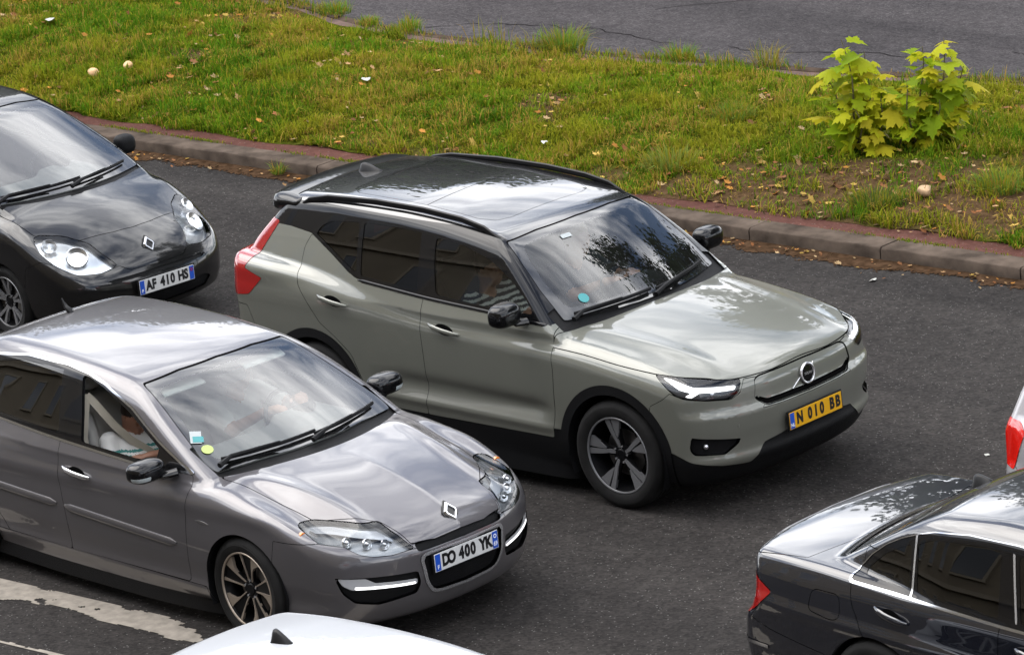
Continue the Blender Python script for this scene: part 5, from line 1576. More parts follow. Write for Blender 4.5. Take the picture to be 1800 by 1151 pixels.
def fbm(x, y, s, seed=0, o=4):
    r, a, t = 0, 1.0, 0
    for k in range(o):
        r = r + a * value_noise(x, y, s / 2 ** k, seed + k * 13); t += a; a *= .5
    return r / t

def grid_mesh(name, X, Y, Z, m, keep=None):
    n0, n1 = X.shape
    V = np.stack([X, Y, Z], -1).reshape(-1, 3)
    i = np.arange(n0 * n1).reshape(n0, n1)
    Q = np.stack([i[:-1, :-1], i[1:, :-1], i[1:, 1:], i[:-1, 1:]], -1).reshape(-1, 4)
    if keep is not None:
        Q = Q[keep.ravel()]
        u, inv = np.unique(Q, return_inverse=True)
        V, Q = V[u], np.asarray(inv).reshape(-1, 4)
    return mesh_tris(name, V, Q, m)

def asphalt(name, base, light, speck=0.5, warm=(1, 1, 1)):
    m, n, l, b = new_mat(name)
    t = n.new('ShaderNodeTexCoord')
    def noise(s, d=4, r=.6):
        q = n.new('ShaderNodeTexNoise'); q.inputs['Scale'].default_value = s; q.inputs['Detail'].default_value = d; q.inputs['Roughness'].default_value = r
        l.new(t.outputs['Object'], q.inputs['Vector']); return q
    def ramp(src, p0, c0, p1, c1):
        q = n.new('ShaderNodeValToRGB'); e = q.color_ramp.elements
        e[0].position, e[1].position = p0, p1
        e[0].color, e[1].color = (*c0, 1), (*c1, 1)
        l.new(src, q.inputs['Fac']); return q
    mpg = n.new('ShaderNodeMapping'); mpg.inputs['Scale'].default_value = (.10, 1.1, 1)
    l.new(t.outputs['Object'], mpg.inputs['Vector'])
    lane = n.new('ShaderNodeTexNoise'); lane.inputs['Scale'].default_value = 1.0; lane.inputs['Detail'].default_value = 5
    l.new(mpg.outputs['Vector'], lane.inputs['Vector'])
    big = noise(.55, 6, .62); mid = noise(9, 5); fine = noise(120, 2)
    c = ramp(big.outputs['Fac'], .30, base, .72, light)
    mm = n.new('ShaderNodeMix'); mm.data_type = 'RGBA'; mm.blend_type = 'MULTIPLY'; mm.inputs['Factor'].default_value = .8
    r2 = ramp(mid.outputs['Fac'], .3, (.72, .72, .72), .7, (1.2, 1.2, 1.2))
    l.new(c.outputs['Color'], mm.inputs['A']); l.new(r2.outputs['Color'], mm.inputs['B'])
    vo = n.new('ShaderNodeTexVoronoi'); vo.inputs['Scale'].default_value = 52
    l.new(t.outputs['Object'], vo.inputs['Vector'])
    r3 = ramp(vo.outputs['Color'], .0, (.55, .55, .55), 1.0, (1.7, 1.65, 1.6))
    m3 = n.new('ShaderNodeMix'); m3.data_type = 'RGBA'; m3.blend_type = 'MULTIPLY'; m3.inputs['Factor'].default_value = speck
    l.new(mm.outputs['Result'], m3.inputs['A']); l.new(r3.outputs['Color'], m3.inputs['B'])
    # scattered pale chippings
    v2 = n.new('ShaderNodeTexVoronoi'); v2.inputs['Scale'].default_value = 48; v2.inputs['Randomness'].default_value = 1
    l.new(t.outputs['Object'], v2.inputs['Vector'])
    s1 = n.new('ShaderNodeMath'); s1.operation = 'LESS_THAN'; s1.inputs[1].default_value = .24
    l.new(v2.outputs['Distance'], s1.inputs[0])
    s2 = n.new('ShaderNodeSeparateColor'); l.new(v2.outputs['Color'], s2.inputs['Color'])
    s3 = n.new('ShaderNodeMath'); s3.operation = 'GREATER_THAN'; s3.inputs[1].default_value = .84
    l.new(s2.outputs['Red'], s3.inputs[0])
    s4 = n.new('ShaderNodeMath'); s4.operation = 'MULTIPLY'
    l.new(s1.outputs['Value'], s4.inputs[0]); l.new(s3.outputs['Value'], s4.inputs[1])
    s5 = n.new('ShaderNodeMath'); s5.operation = 'MULTIPLY'; s5.inputs[1].default_value = .55
    l.new(s4.outputs['Value'], s5.inputs[0])
    m4 = n.new('ShaderNodeMix'); m4.data_type = 'RGBA'
    l.new(s5.outputs['Value'], m4.inputs['Factor']); l.new(m3.outputs['Result'], m4.inputs['A']); m4.inputs['B'].default_value = (.20, .195, .185, 1)
    r5 = ramp(lane.outputs['Fac'], .34, (.74, .74, .74), .66, (1.18, 1.17, 1.15))
    m5 = n.new('ShaderNodeMix'); m5.data_type = 'RGBA'; m5.blend_type = 'MULTIPLY'; m5.inputs['Factor'].default_value = 1
    l.new(m4.outputs['Result'], m5.inputs['A']); l.new(r5.outputs['Color'], m5.inputs['B'])
    l.new(m5.outputs['Result'], b.inputs['Base Color'])
    b.inputs['Roughness'].default_value = .92
    b.inputs['Specular IOR Level'].default_value = .08
    bp = n.new('ShaderNodeBump'); bp.inputs['Strength'].default_value = .5; bp.inputs['Distance'].default_value = .004
    l.new(vo.outputs['Distance'], bp.inputs['Height'])
    l.new(bp.outputs['Normal'], b.inputs['Normal'])
    return m

M['asphalt'] = asphalt('asphalt', (.0225, .0208, .0200), (.0345, .0322, .0310), .75)
M['asphalt_far'] = asphalt('older asphalt', (.042, .039, .0415), (.062, .058, .061), .8)
M['red_asphalt'] = asphalt('red asphalt', (.074, .031, .024), (.094, .042, .033), .3)
M['kerb_stone'] = mat('weathered granite kerb', (.078, .060, .047), .9, spec=.05, var=.5, vscale=5, bump=.6, bscale=120)
M['edging'] = mat('soiled concrete edging', (.060, .044, .034), .95, spec=0, var=.5, vscale=6)
M['kerb_joint'] = mat('kerb joint mortar', (.06, .053, .045), .95)
M['soil'] = mat('dry soil', (.095, .066, .042), .95, spec=0, var=.45, vscale=11, bump=.7, bscale=60)
M['gutter_dirt'] = mat('gutter dirt', (.052, .031, .018), .95, spec=0, var=.45, vscale=16, bump=.6, bscale=90)
M['white_line'] = mat('worn road paint', (.24, .215, .182), .85, spec=.1, var=.22, vscale=14, bump=.3, bscale=120)

# road: one sheet to the horizon, z = 0
X, Y = np.meshgrid(np.array([-300, -60, -20, 20, 60, 300.]), np.array([-300, -60, -20, 20, 60, 300.]), indexing='ij')
road = grid_mesh('road', X, Y, X * 0, M['asphalt'])
tag(road, None, None, kind='structure')
# far carriageway
xs = np.linspace(-60, 40, 101)
fy0 = yfar(xs) + .10
X = np.stack([xs, xs, xs], 1); Y = np.stack([fy0, fy0 + 2.5, fy0 * 0 + 22], 1)
far_road = grid_mesh('far_carriageway', X, Y, X * 0 + .008, M['asphalt_far'])
tag(far_road, None, None, kind='structure')

# cracks in the older asphalt of the far carriageway
M['crack'] = mat('dark crack', (.012, .011, .011), .95, spec=0)
rc_ = random.Random(5)
for (x, y, a, L_) in ((-11.2, 8.75, .35, 3.2), (-7.8, 9.3, .25, 2.6), (-5.2, 10.2, -.3, 3.0), (-9.5, 10.2, .9, 1.8)):
    pts = []; px_, py_, aa = x, y, a
    for k in range(int(L_ / .06)):
        px_ += .06 * math.cos(aa); py_ += .06 * math.sin(aa); aa = a + .75 * (aa - a) + rc_.uniform(-.55, .55)
        w_ = .006 * rc_.uniform(.4, 1.2)
        pts.append([(px_ - w_ * math.sin(aa), py_ + w_ * math.cos(aa), .012), (px_ + w_ * math.sin(aa), py_ - w_ * math.cos(aa), .012)])
    o = Geo().loft(pts, False, False).obj('road_crack', M['crack'], None)
    tag(o, None, None, kind='structure')

# near kerb: one stone after the other
kerb = empty('kerb', (0, 0, 0)); kerb['kind'] = 'structure'
joints = [-22.2, -20.9, -19.5, -18.1, -16.75, -15.4, -14.0, -12.6, -11.2, -9.60, -7.96, -6.42, -4.86, -3.292, -2.028, -.75, .55, 1.85, 3.2, 4.5, 5.9, 7.2]
for a, b in zip(joints[:-1], joints[1:]):
    g = Geo()
    n = 19
    rings = []
    for t in np.linspace(0, 1, n):
        x = a + .005 + (b - a - .010) * t
        y = float(ykerb(x)) + random.uniform(-.0015, .0015)
        jz = random.uniform(-.0015, .001)
        e = (.012 if 0 < t < 1 else .020) * random.choice((.85, .95, 1, 1, 1, 1.25))
        rings.append([(x, y + .004, -.05), (x, y + .002, .11 - e + jz), (x, y + e, .11 + jz), (x, y + .232, .112 + jz), (x, y + .238, -.05)])
    g.loft(rings, True, True)
    o = fix_normals(g.obj('kerb_stone', M['kerb_stone'], kerb, angle=50))
    o.location = (0, random.uniform(-.006, .006), random.uniform(-.005, .005))
g = Geo()
xs2 = np.linspace(-22, 7, 60)
g.loft([[(x, float(ykerb(x)) + .02, -.05), (x, float(ykerb(x)) + .02, .098), (x, float(ykerb(x)) + .225, .100), (x, float(ykerb(x)) + .225, -.05)] for x in xs2], True, True)
g.obj('joint_mortar', M['kerb_joint'], kerb)

# red strip behind the kerb, far red strip and far edging
xs3 = np.linspace(-24, 8, 130)
X = np.stack([xs3] * 3, 1); y0 = ykerb(xs3) + .236
Y = np.stack([y0, y0 + .16, y0 + .50], 1)
red = grid_mesh('red_strip', X, Y, np.full_like(X, .104), M['red_asphalt']); tag(red, None, None, kind='structure')
y1 = yfar(xs3)
Y = np.stack([y1 - .42, y1 - .2, y1 - .02], 1)
red2 = grid_mesh('far_red_strip', X, Y, np.full_like(X, .098), mat('dirty red asphalt', (.085, .050, .038), .95, var=.4, vscale=6)); tag(red2, None, None, kind='structure')
edge = empty('far_edging', (0, 0, 0)); edge['kind'] = 'structure'
for a in np.arange(-22, 6, 1.0):
    rings = []
    for t in np.linspace(0, 1, 4):
        x = a + .005 + .99 * t; y = float(yfar(x))
        rings.append([(x, y - .03, -.05), (x, y - .03, .105), (x, y - .02, .112), (x, y + .085, .112), (x, y + .10, .10), (x, y + .105, -.05)])
    o = fix_normals(Geo().loft(rings, True, True).obj('edging_stone', M['edging'], edge, angle=50))
    o.location = (0, random.uniform(-.01, .01), random.uniform(-.012, .004))

# verge: a low mound of soil
def verge_z(x, y):
    y0 = ykerb(x) + .44; y1 = yfar(x) - .34
    t = np.clip((y - y0) / (y1 - y0), 0, 1)
    mound = .16 * np.sin(np.pi * t) ** .8
    return .100 + mound + .05 * (fbm(x, y, 1.4, 3) - .5) * np.sin(np.pi * t) ** .5 + .014 * (fbm(x, y, .25, 9, 2) - .5)
nx, ny = 420, 90
xs4 = np.linspace(-23, 7, nx)
tt = np.linspace(0, 1, ny)
X = np.repeat(xs4[:, None], ny, 1)
w0 = ykerb(xs4) + .47 + .09 * (fbm(xs4, xs4 * 0, .5, 21) - .5) * 2; w1 = yfar(xs4) - .16 + .10 * (fbm(xs4, xs4 * 0 + 5, .6, 22) - .5) * 2
Y = w0[:, None] + (w1 - w0)[:, None] * tt[None, :]
verge = grid_mesh('verge', X, Y, np.maximum(verge_z(X, Y), .106), None)
VERGE_XY = (X.ravel(), Y.ravel())
tag(verge, None, None, kind='structure')

# gutter dirt: ragged, broken up towards the road
h = .014
gx_, gs_ = np.arange(-14, 3, h), np.arange(0, .56, h)
X, S = np.meshgrid(gx_, gs_, indexing='ij')
Y = ykerb(X) + .006 - S
wd = .13 + .22 * fbm(X, X * 0, 1.3, 31, 4)
mk = S / wd + .55 * (fbm(X, Y, .16, 34, 4) - .5) * 2 + .35 * (rng.random(X.shape) - .5)
Z = .004 + .012 * np.clip(1 - S / wd, 0, 1) ** 2 + .003 * fbm(X, Y, .06, 33, 2)
kp = (mk < .85)
gut = grid_mesh('gutter_dirt', X, Y, Z, M['gutter_dirt'], kp[:-1, :-1] & kp[1:, 1:]); tag(gut, None, None, kind='structure')

# worn lane line beside the grey hatchback
def worn_line(name, x0, x1, yfun, w, seed, wear, m):
    h = .012
    gx = np.arange(x0, x1, h); gy = np.arange(-w / 2, w / 2 + h / 2, h)
    X, S = np.meshgrid(gx, gy, indexing='ij')
    Y = yfun(X) + S
    mk = fbm(X, Y * 2.2, .42, seed, 5) + .10 * (fbm(X, Y, .05, seed + 5, 2) - .5)
    side = np.abs(S) / (w / 2)
    keep = (mk - .30 * sstep(.62, 1.0, side) * fbm(X, Y, .25, seed + 9)) > wear + .10 * np.clip(-S / (w / 2), 0, 1)
    k = keep[:-1, :-1] & keep[1:, 1:]
    o = grid_mesh(name, X, Y, X * 0 + .004, m, k)
    tag(o, None, None, kind='structure')
    return o
worn_line('lane_marking', -7.0, 4.0, lambda x: -3.955 + .055 * (x + 1.6), .28, 41, .425, M['white_line'])
worn_line('thin_marking', -6.0, 3.0, lambda x: -4.62 + .06 * (x + 1.6), .05, 55, .42, M['white_line'])

# ------------------------------------------------------------------ grass
def attr_mat(name, rough=.75, trans=.35, spec=.06):
    m, n, l, b = new_mat(name)
    a = n.new('ShaderNodeAttribute'); a.attribute_name = 'tint'
    l.new(a.outputs['Color'], b.inputs['Base Color'])
    b.inputs['Roughness'].default_value = rough
    b.inputs['Specular IOR Level'].default_value = spec
    tr = n.new('ShaderNodeBsdfTranslucent'); l.new(a.outputs['Color'], tr.inputs['Color'])
    mx = n.new('ShaderNodeMixShader'); mx.inputs['Fac'].default_value = trans
    l.new(b.outputs['BSDF'], mx.inputs[1]); l.new(tr.outputs['BSDF'], mx.inputs[2])
    l.new(mx.outputs['Shader'], n['Material Output'].inputs['Surface'])
    return m
M['grass'] = attr_mat('grass blades')
M['dry_leaf'] = attr_mat('dry leaves', .8, .15)
M['leaf'] = attr_mat('plane tree leaf', .5, .45)

def set_tint(o, cols):
    a = o.data.color_attributes.new('tint', 'FLOAT_COLOR', 'POINT')
    c = np.ones((len(cols), 4), np.float32); c[:, :3] = cols
    a.data.foreach_set('color', c.ravel())

def ground_mat():
    m, n, l, b = new_mat('verge soil and thatch')
    a = n.new('ShaderNodeAttribute'); a.attribute_name = 'tint'
    t = n.new('ShaderNodeTexCoord')
    ns = n.new('ShaderNodeTexNoise'); ns.inputs['Scale'].default_value = 22; ns.inputs['Detail'].default_value = 6; ns.inputs['Roughness'].default_value = .7
    l.new(t.outputs['Object'], ns.inputs['Vector'])
    mr = n.new('ShaderNodeMapRange'); mr.inputs['From Min'].default_value = .3; mr.inputs['From Max'].default_value = .7; mr.inputs['To Min'].default_value = .5; mr.inputs['To Max'].default_value = 1.5
    l.new(ns.outputs['Fac'], mr.inputs['Value'])
    mm = n.new('ShaderNodeMix'); mm.data_type = 'RGBA'; mm.blend_type = 'MULTIPLY'; mm.inputs['Factor'].default_value = 1
    l.new(a.outputs['Color'], mm.inputs['A']); l.new(mr.outputs['Result'], mm.inputs['B'])
    l.new(mm.outputs['Result'], b.inputs['Base Color'])
    b.inputs['Roughness'].default_value = .95
    b.inputs['Specular IOR Level'].default_value = 0
    bp = n.new('ShaderNodeBump'); bp.inputs['Strength'].default_value = .8; bp.inputs['Distance'].default_value = .02
    l.new(ns.outputs['Fac'], bp.inputs['Height']); l.new(bp.outputs['Normal'], b.inputs['Normal'])
    return m

def blades(name, x, y, z, L, w, az, lean, cols):
    """two-segment grass blades"""
    n = len(x)
    dx, dy = np.cos(az), np.sin(az)
    px, py = -dy * w / 2, dx * w / 2
    b = np.stack([x, y, z], 1)
    m = b + np.stack([dx * L * np.sin(lean) * .42, dy * L * np.sin(lean) * .42, L * np.cos(lean * .6) * .58], 1)
    t = b + np.stack([dx * L * np.sin(lean), dy * L * np.sin(lean), L * np.cos(lean)], 1)
    P = np.stack([px, py, px * 0], 1)
    V = np.stack([b - P, b + P, m - P * .8, m + P * .8, t], 1).reshape(-1, 3)
    k = np.arange(n)[:, None] * 5
    T = np.concatenate([k + np.array([[0, 1, 3]]), k + np.array([[0, 3, 2]]), k + np.array([[2, 3, 4]])])
    o = mesh_tris(name, V, T, M['grass'])
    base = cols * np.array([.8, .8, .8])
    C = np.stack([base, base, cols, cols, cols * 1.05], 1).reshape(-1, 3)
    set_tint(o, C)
    return o

def verge_field(x, y):
    """bare: 0 grass .. 1 soil; more bare ground towards the bush"""
    r = fbm(x, y, .9, 61, 4)
    zone = sstep(-6.6, -4.6, x) * sstep(7.4, 6.2, y) * sstep(.0, -1.0, x - 1.0)
    return sstep(.47, .60, r * .82 + zone * .07)

_f = verge_field(*VERGE_XY)[:, None]
set_tint(verge, np.array([.075, .046, .024]) * _f + np.array([.050, .060, .006]) * (1 - _f))
verge.data.materials.append(ground_mat())
GREEN = np.array([.128, .198, .008]); LUSH = np.array([.082, .182, .006]); YELL = np.array([.250, .236, .014]); STRAW = np.array([.34, .225, .045]); DARKG = np.array([.040, .074, .004])
def grass_cols(x, y, n):
    g = fbm(x, y, .55, 71, 4); h = fbm(x, y, 2.2, 72, 3)
    lush = sstep(.48, .62, h)[:, None]
    yel = sstep(.46, .66, g)[:, None]
    near = sstep(.9, .1, y - ykerb(x) - .4)[:, None]
    c = GREEN * (1 - lush) + LUSH * lush
    c = c * (1 - near * .5) + LUSH * near * .5
    c = c * (1 - yel * .75) + YELL * yel * .75
    c = c * (.72 + .56 * fbm(x, y, .28, 79, 2))[:, None]
    u = rng.random(n)[:, None]
    sf = .07 + .30 * sstep(.42, .64, fbm(x, y, .7, 77, 4))[:, None]
    c = np.where(u < sf, STRAW, c); c = np.where((u > sf) & (u < sf + .16), YELL, c); c = np.where(u > .93, DARKG, c)
    return c * rng.uniform(.72, 1.28, (n, 1))

N = 380000
gx = rng.uniform(-17.5, 1.5, N); t = rng.random(N)
y0, y1 = ykerb(gx) + .45 + .10 * (fbm(gx, gx * 0, .35, 81, 3) - .5) * 2, yfar(gx) - .20 + .20 * (fbm(gx, gx * 0, .5, 82, 3) - .5) * 2
gy = y0 + (y1 - y0) * t
den = 1 - .80 * verge_field(gx, gy)
tuft = fbm(gx, gy, .20, 91, 2)
keep = (rng.random(N) < den * (.35 + 1.1 * sstep(.3, .7, tuft)))
gx, gy, tuft = gx[keep], gy[keep], tuft[keep]
n = len(gx)
L = (.035 + .075 * rng.random(n) ** 1.5) * (.55 + .95 * sstep(.3, .75, tuft)) * (.75 + .6 * fbm(gx, gy, 1.3, 95))
L *= 1 + .5 * sstep(.35, .0, gy - ykerb(gx) - .36)
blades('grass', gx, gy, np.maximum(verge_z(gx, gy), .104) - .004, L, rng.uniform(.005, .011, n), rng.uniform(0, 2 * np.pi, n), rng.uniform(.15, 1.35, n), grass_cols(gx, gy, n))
tag(bpy.data.objects['grass'], 'short green and yellowed grass covering the verge', 'grass', kind='stuff')

# tufts that stand out singly
def tuft_obj(name, label, x, y, r, n, L, col, group=None, z=None, lean=(.2, 1.35)):
    n = int(n * 1.6); r *= 1.35; L *= .75
    a = rng.uniform(0, 2 * np.pi, n); q = r * np.sqrt(rng.random(n)) * .6
    px, py = x + q * np.cos(a), y + q * np.sin(a)
    zz = np.maximum(verge_z(px, py), .10) - .01 if z is None else np.full(n, z)
    le = rng.uniform(*lean, n) * (.4 + q / r)
    c = np.array(col) * 1.6 * rng.uniform(.7, 1.3, (n, 1))
    u = rng.random(n)[:, None]
    c = np.where(u < .16, STRAW * .9, np.where(u < .40, YELL, c))
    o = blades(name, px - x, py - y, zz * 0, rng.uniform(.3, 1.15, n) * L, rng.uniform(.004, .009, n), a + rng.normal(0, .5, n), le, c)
    o.location = (x, y, float(zz.mean()))
    tag(o, label, 'grass tuft', group)
    return o
big = [(-8.94, 8.36, .26, 420, .30, (.085, .145, .018), 'largest bright green grass tuft on the far edge of the verge'),
       (-12.2, 8.60, .20, 260, .20, (.080, .150, .016), 'bright green grass tuft on the far edge, leftmost of the row'),
       (-11.5, 8.38, .12, 120, .15, (.085, .140, .016), 'small grass tuft on the far edge, second from the left'),
       (-10.95, 8.36, .16, 160, .17, (.085, .140, .016), 'grass tuft on the far edge just left of the largest tuft'),
       (-7.62, 8.48, .18, 170, .22, (.075, .140, .014), 'leafy grass tuft on the far edge between largest tuft and bush'),
       (-6.70, 8.62, .16, 90, .30, (.15, .13, .05), 'thin yellowed weed stalks on the far edge left of the bush'),
       (-4.91, 5.26, .27, 420, .24, (.115, .150, .028), 'pale green grass clump beside the bare soil above the SUV bonnet'),
       (-5.30, 6.50, .22, 300, .20, (.080, .130, .018), 'grass clump in the middle of the verge left of the bush'),
       (-2.71, 5.15, .26, 340, .22, (.055, .085, .014), 'dark green grass clump between bush and red strip'),
       (-1.98, 5.80, .28, 420, .22, (.085, .140, .020), 'light green grass clump at the right edge below the bush'),
       (-8.34, 4.10, .07, 60, .16, (.075, .12, .018), 'small weed growing in the gutter behind the SUV')]
for x, y, r, n, L, c, lab in big:
    tuft_obj('weed' if 'weed' in lab else 'grass_tuft', lab, x, y, r, n, L, c, z=.02 if y < 4.2 else None)

# weeds along the far edge: uncountable
wx, wy, wl_ = [], [], []
for _ in range(150):
    cx = rng.uniform(-15.5, -1.5); k = rng.integers(8, 46); sp = rng.uniform(.03, .12); hh = rng.choice([.06, .09, .13, .24], p=[.4, .3, .2, .1])
    wx.append(cx + rng.normal(0, sp, k)); wy.append(yfar(cx) + .02 + rng.normal(0, .07, k)); wl_.append(hh * rng.uniform(.5, 1.2, k))
wx, wy, wl_ = np.concatenate(wx), np.concatenate(wy), np.concatenate(wl_)
n = len(wx)
o = blades('edge_weeds', wx, wy, np.where(wy > yfar(wx) + .09, .01, .10), wl_, rng.uniform(.004, .009, n), rng.uniform(0, 6.28, n), rng.uniform(.1, 1.0, n), np.where(rng.random((n, 1)) < .35, STRAW, np.where(rng.random((n, 1)) < .5, YELL, LUSH * 1.2)) * rng.uniform(.7, 1.2, (n, 1)))
tag(o, 'sparse weeds growing along the far edge of the verge', 'weeds', kind='stuff')

# moss in the kerb joint: uncountable
mx_, my_ = [], []
for _ in range(46):
    cx = rng.uniform(-11, .5); k = rng.integers(18, 70)
    mx_.append(cx + rng.normal(0, .10, k)); my_.append(ykerb(cx) + .238 + rng.normal(0, .018, k))
mx_, my_ = np.concatenate(mx_), np.concatenate(my_)
n = len(mx_)
o = blades('moss', mx_, my_, np.full(n, .106), rng.uniform(.012, .035, n), rng.uniform(.005, .009, n), rng.uniform(0, 6.28, n), rng.uniform(.2, 1.2, n), np.where(rng.random((n, 1)) < .35, YELL, GREEN) * rng.uniform(.6, 1.1, (n, 1)))
tag(o, 'patchy moss along the joint behind the kerb', 'moss', kind='stuff')

# ------------------------------------------------------------------ fallen leaves and litter
LEAF_OUT = np.array([(0, -.44), (.10, -.45), (.30, -.50), (.34, -.36), (.48, -.34), (.32, -.16), (.44, -.10), (.60, .10), (.44, .10), (.40, .20), (.22, .16), (.24, .36), (.12, .36), (0, .60), (-.12, .36), (-.24, .36), (-.22, .16), (-.40, .20), (-.44, .10), (-.60, .10), (-.44, -.10), (-.32, -.16), (-.48, -.34), (-.34, -.36), (-.30, -.50), (-.10, -.45)])
def leaves_mesh(name, P, size, az, tilt, cols, curl, m):
    n, k = len(P), len(LEAF_OUT)
    o = LEAF_OUT[None] * size[:, None, None]
    c, s = np.cos(az)[:, None], np.sin(az)[:, None]
    u = o[:, :, 0] * c - o[:, :, 1] * s; v = o[:, :, 0] * s + o[:, :, 1] * c
    r2 = (o ** 2).sum(2) / size[:, None]
    z = curl[:, None] * r2 + np.tan(np.clip(tilt, -.9, .9))[:, None] * u
    V = np.concatenate([P[:, None, :], P[:, None, :] + np.stack([u, v, z], -1)], 1).reshape(-1, 3)
    b = np.arange(n)[:, None] * (k + 1)
    T = np.concatenate([np.concatenate([b, b + 1 + i, b + 1 + (i + 1) % k], 1) for i in range(k)])
    ob = mesh_tris(name, V, T, m)
    set_tint(ob, np.repeat(cols, k + 1, 0))
    return ob
DRY = .8 * np.array([(.58, .26, .06), (.50, .30, .14), (.36, .15, .06), (.55, .38, .20), (.28, .13, .06), (.60, .40, .10)])
n = 5200
lx = rng.uniform(-17, 1.2, n); ly = ykerb(lx) + .4 + (yfar(lx) - ykerb(lx) - .7) * rng.random(n)
kp = rng.random(n) < .25 + .6 * verge_field(lx, ly) + .3 * sstep(.55, .7, fbm(lx, ly, 1.1, 101))
lx, ly = lx[kp], ly[kp]
g1 = rng.uniform(-11.2, .8, 260); g2 = ykerb(g1) - .02 - rng.gamma(1.6, .07, 260)
px = np.concatenate([lx, g1]); py = np.concatenate([ly, g2])
pz = np.concatenate([verge_z(lx, ly) + rng.uniform(.005, .045, len(lx)), .012 + rng.uniform(0, .015, 260)])
n = len(px)
size = np.concatenate([.022 + .055 * rng.random(len(lx)) ** 1.8, rng.uniform(.012, .04, 260)])
o = leaves_mesh('fallen_leaves', np.stack([px, py, pz], 1), size, rng.uniform(0, 6.28, n), rng.normal(0, .45, n), DRY[rng.integers(0, len(DRY), n)] * rng.uniform(.55, 1.1, (n, 1)), rng.uniform(-.3, .9, n), M['dry_leaf'])
tag(o, 'dry fallen leaves strewn over the verge and gutter', 'leaves', kind='stuff')
# wood chips and straw on the bare soil
n = 2600
cx = rng.uniform(-8, 1, n); cy = ykerb(cx) + .4 + (yfar(cx) - ykerb(cx) - .8) * rng.random(n)
kp = rng.random(n) < verge_field(cx, cy); cx, cy = cx[kp], cy[kp]; n = len(cx)
o = blades('straw_litter', cx, cy, verge_z(cx, cy) + .004, rng.uniform(.02, .09, n), rng.uniform(.004, .012, n), rng.uniform(0, 6.28, n), rng.uniform(1.3, 1.55, n), np.where(rng.random((n, 1)) < .5, STRAW, np.array([.16, .10, .06])) * rng.uniform(.6, 1.2, (n, 1)))
tag(o, 'straw and chips scattered on the bare soil', 'straw', kind='stuff')

M['peach'] = mat('pale cap flesh', (.70, .42, .22), .7, var=.2, vscale=25)
M['stone'] = mat('tan stone', (.42, .28, .16), .9, var=.3, vscale=12, bump=.5, bscale=40)
M['paper'] = mat('white paper', (.42, .42, .38), .8, var=.1, vscale=20)
def lump(name, label, cat, x, y, r, m, flat=.6, seed=0, z=None):
    rs = np.random.default_rng(seed)
    k = rs.normal(0, 1, (7, 3)); k /= np.linalg.norm(k, axis=1, keepdims=True); h = rs.uniform(.62, 1.0, 7) * r
    def f(px, py, pz):
        q = np.sqrt(px ** 2 + py ** 2 + (pz / flat) ** 2) - r
        for d, hh in zip(k, h):
            q = smax(q, px * d[0] + py * d[1] + pz / flat * d[2] - hh, r * .25)
        return q
    o = smooth_solid(name, f, (-r * 1.2,) * 3, (r * 1.2,) * 3, r / 6, m, None)
    zz = float(np.maximum(verge_z(x, y), .0)) if z is None else z
    o.location = (x, y, zz + r * flat * .55 + (.03 if z is None else 0))
    tag(o, label, cat)
    return o
lump('mushroom', 'pale peach mushroom cap in the grass, left one of the pair', 'mushroom', -12.04, 5.31, .055, M['peach'], .8, 3)
lump('mushroom', 'pale peach mushroom cap in the grass, right one of the pair', 'mushroom', -11.86, 5.58, .055, M['peach'], .8, 5)
lump('stone', 'tan stone lying in the grass below the bush', 'stone', -2.41, 5.38, .075, M['stone'], .65, 8)
def scrap(label, x, y, s, seed, z=None, m='paper'):
    rs = np.random.default_rng(seed)
    n = 7
    V = [(0, 0, s * .35)] + [(s * rs.uniform(.5, 1) * math.cos(t), s * rs.uniform(.4, .8) * math.sin(t), rs.uniform(0, .4) * s) for t in np.linspace(0, 6.28, n, endpoint=False)]
    o = Geo().add(V, [(0, i + 1, (i + 1) % n + 1) for i in range(n)]).obj('paper_scrap', M[m], None, smooth=False)
    zz = float(verge_z(x, y)) + .05 if z is None else z
    o.location = (x, y, zz); o.rotation_euler = (0, 0, rs.uniform(0, 6))
    tag(o, label, 'litter')
scrap('white paper scrap in the grass at the upper left', -14.07, 6.56, .085, 1)
scrap('white paper scrap in the grass above the SUV roof rear', -9.17, 6.02, .065, 2)
scrap('white paper scrap near the red strip above the SUV roof rail', -6.28, 5.23, .055, 3)
scrap('white paper scrap at the red strip by the right edge', -1.70, 5.02, .045, 4, .11)
scrap('white paper scrap on the asphalt beside the SUV bonnet', -1.757, 3.89, .045, 5, .004)
scrap('white paper scrap on the asphalt in front of the SUV', 1.42, 1.05, .03, 6, .004)

# ------------------------------------------------------------------ plane tree saplings on the verge
bush = empty('plane_sapling', (-3.42, 6.36, float(verge_z(-3.42, 6.36))))
tag(bush, 'yellow-green plane tree sapling bush with large lobed leaves on the verge', 'bush')
M['stem'] = mat('sapling bark', (.10, .085, .04), .8)
LV = []
for k in range(5):
    n = 1
    o = leaves_mesh('leaf', np.zeros((1, 3)), np.array([1.0]), np.zeros(1), np.zeros(1), np.array([[(.36, .40, .016), (.29, .36, .014), (.44, .44, .020), (.20, .29, .012), (.46, .40, .024)][k]]), np.array([(-.25, -.15, -.35, .1, -.2)[k]]), M['leaf'])
    v = np.array([tuple(p.co) for p in o.data.vertices]); v[:, 1] += .5; v[:, 2] += -.28 * np.abs(v[:, 0]) * (-1 if k % 2 else 1) - .18 * v[:, 1] ** 2
    for p, q in zip(o.data.vertices, v): p.co = q
    LV.append(o.data); bpy.data.objects.remove(o)
rb = random.Random(12)
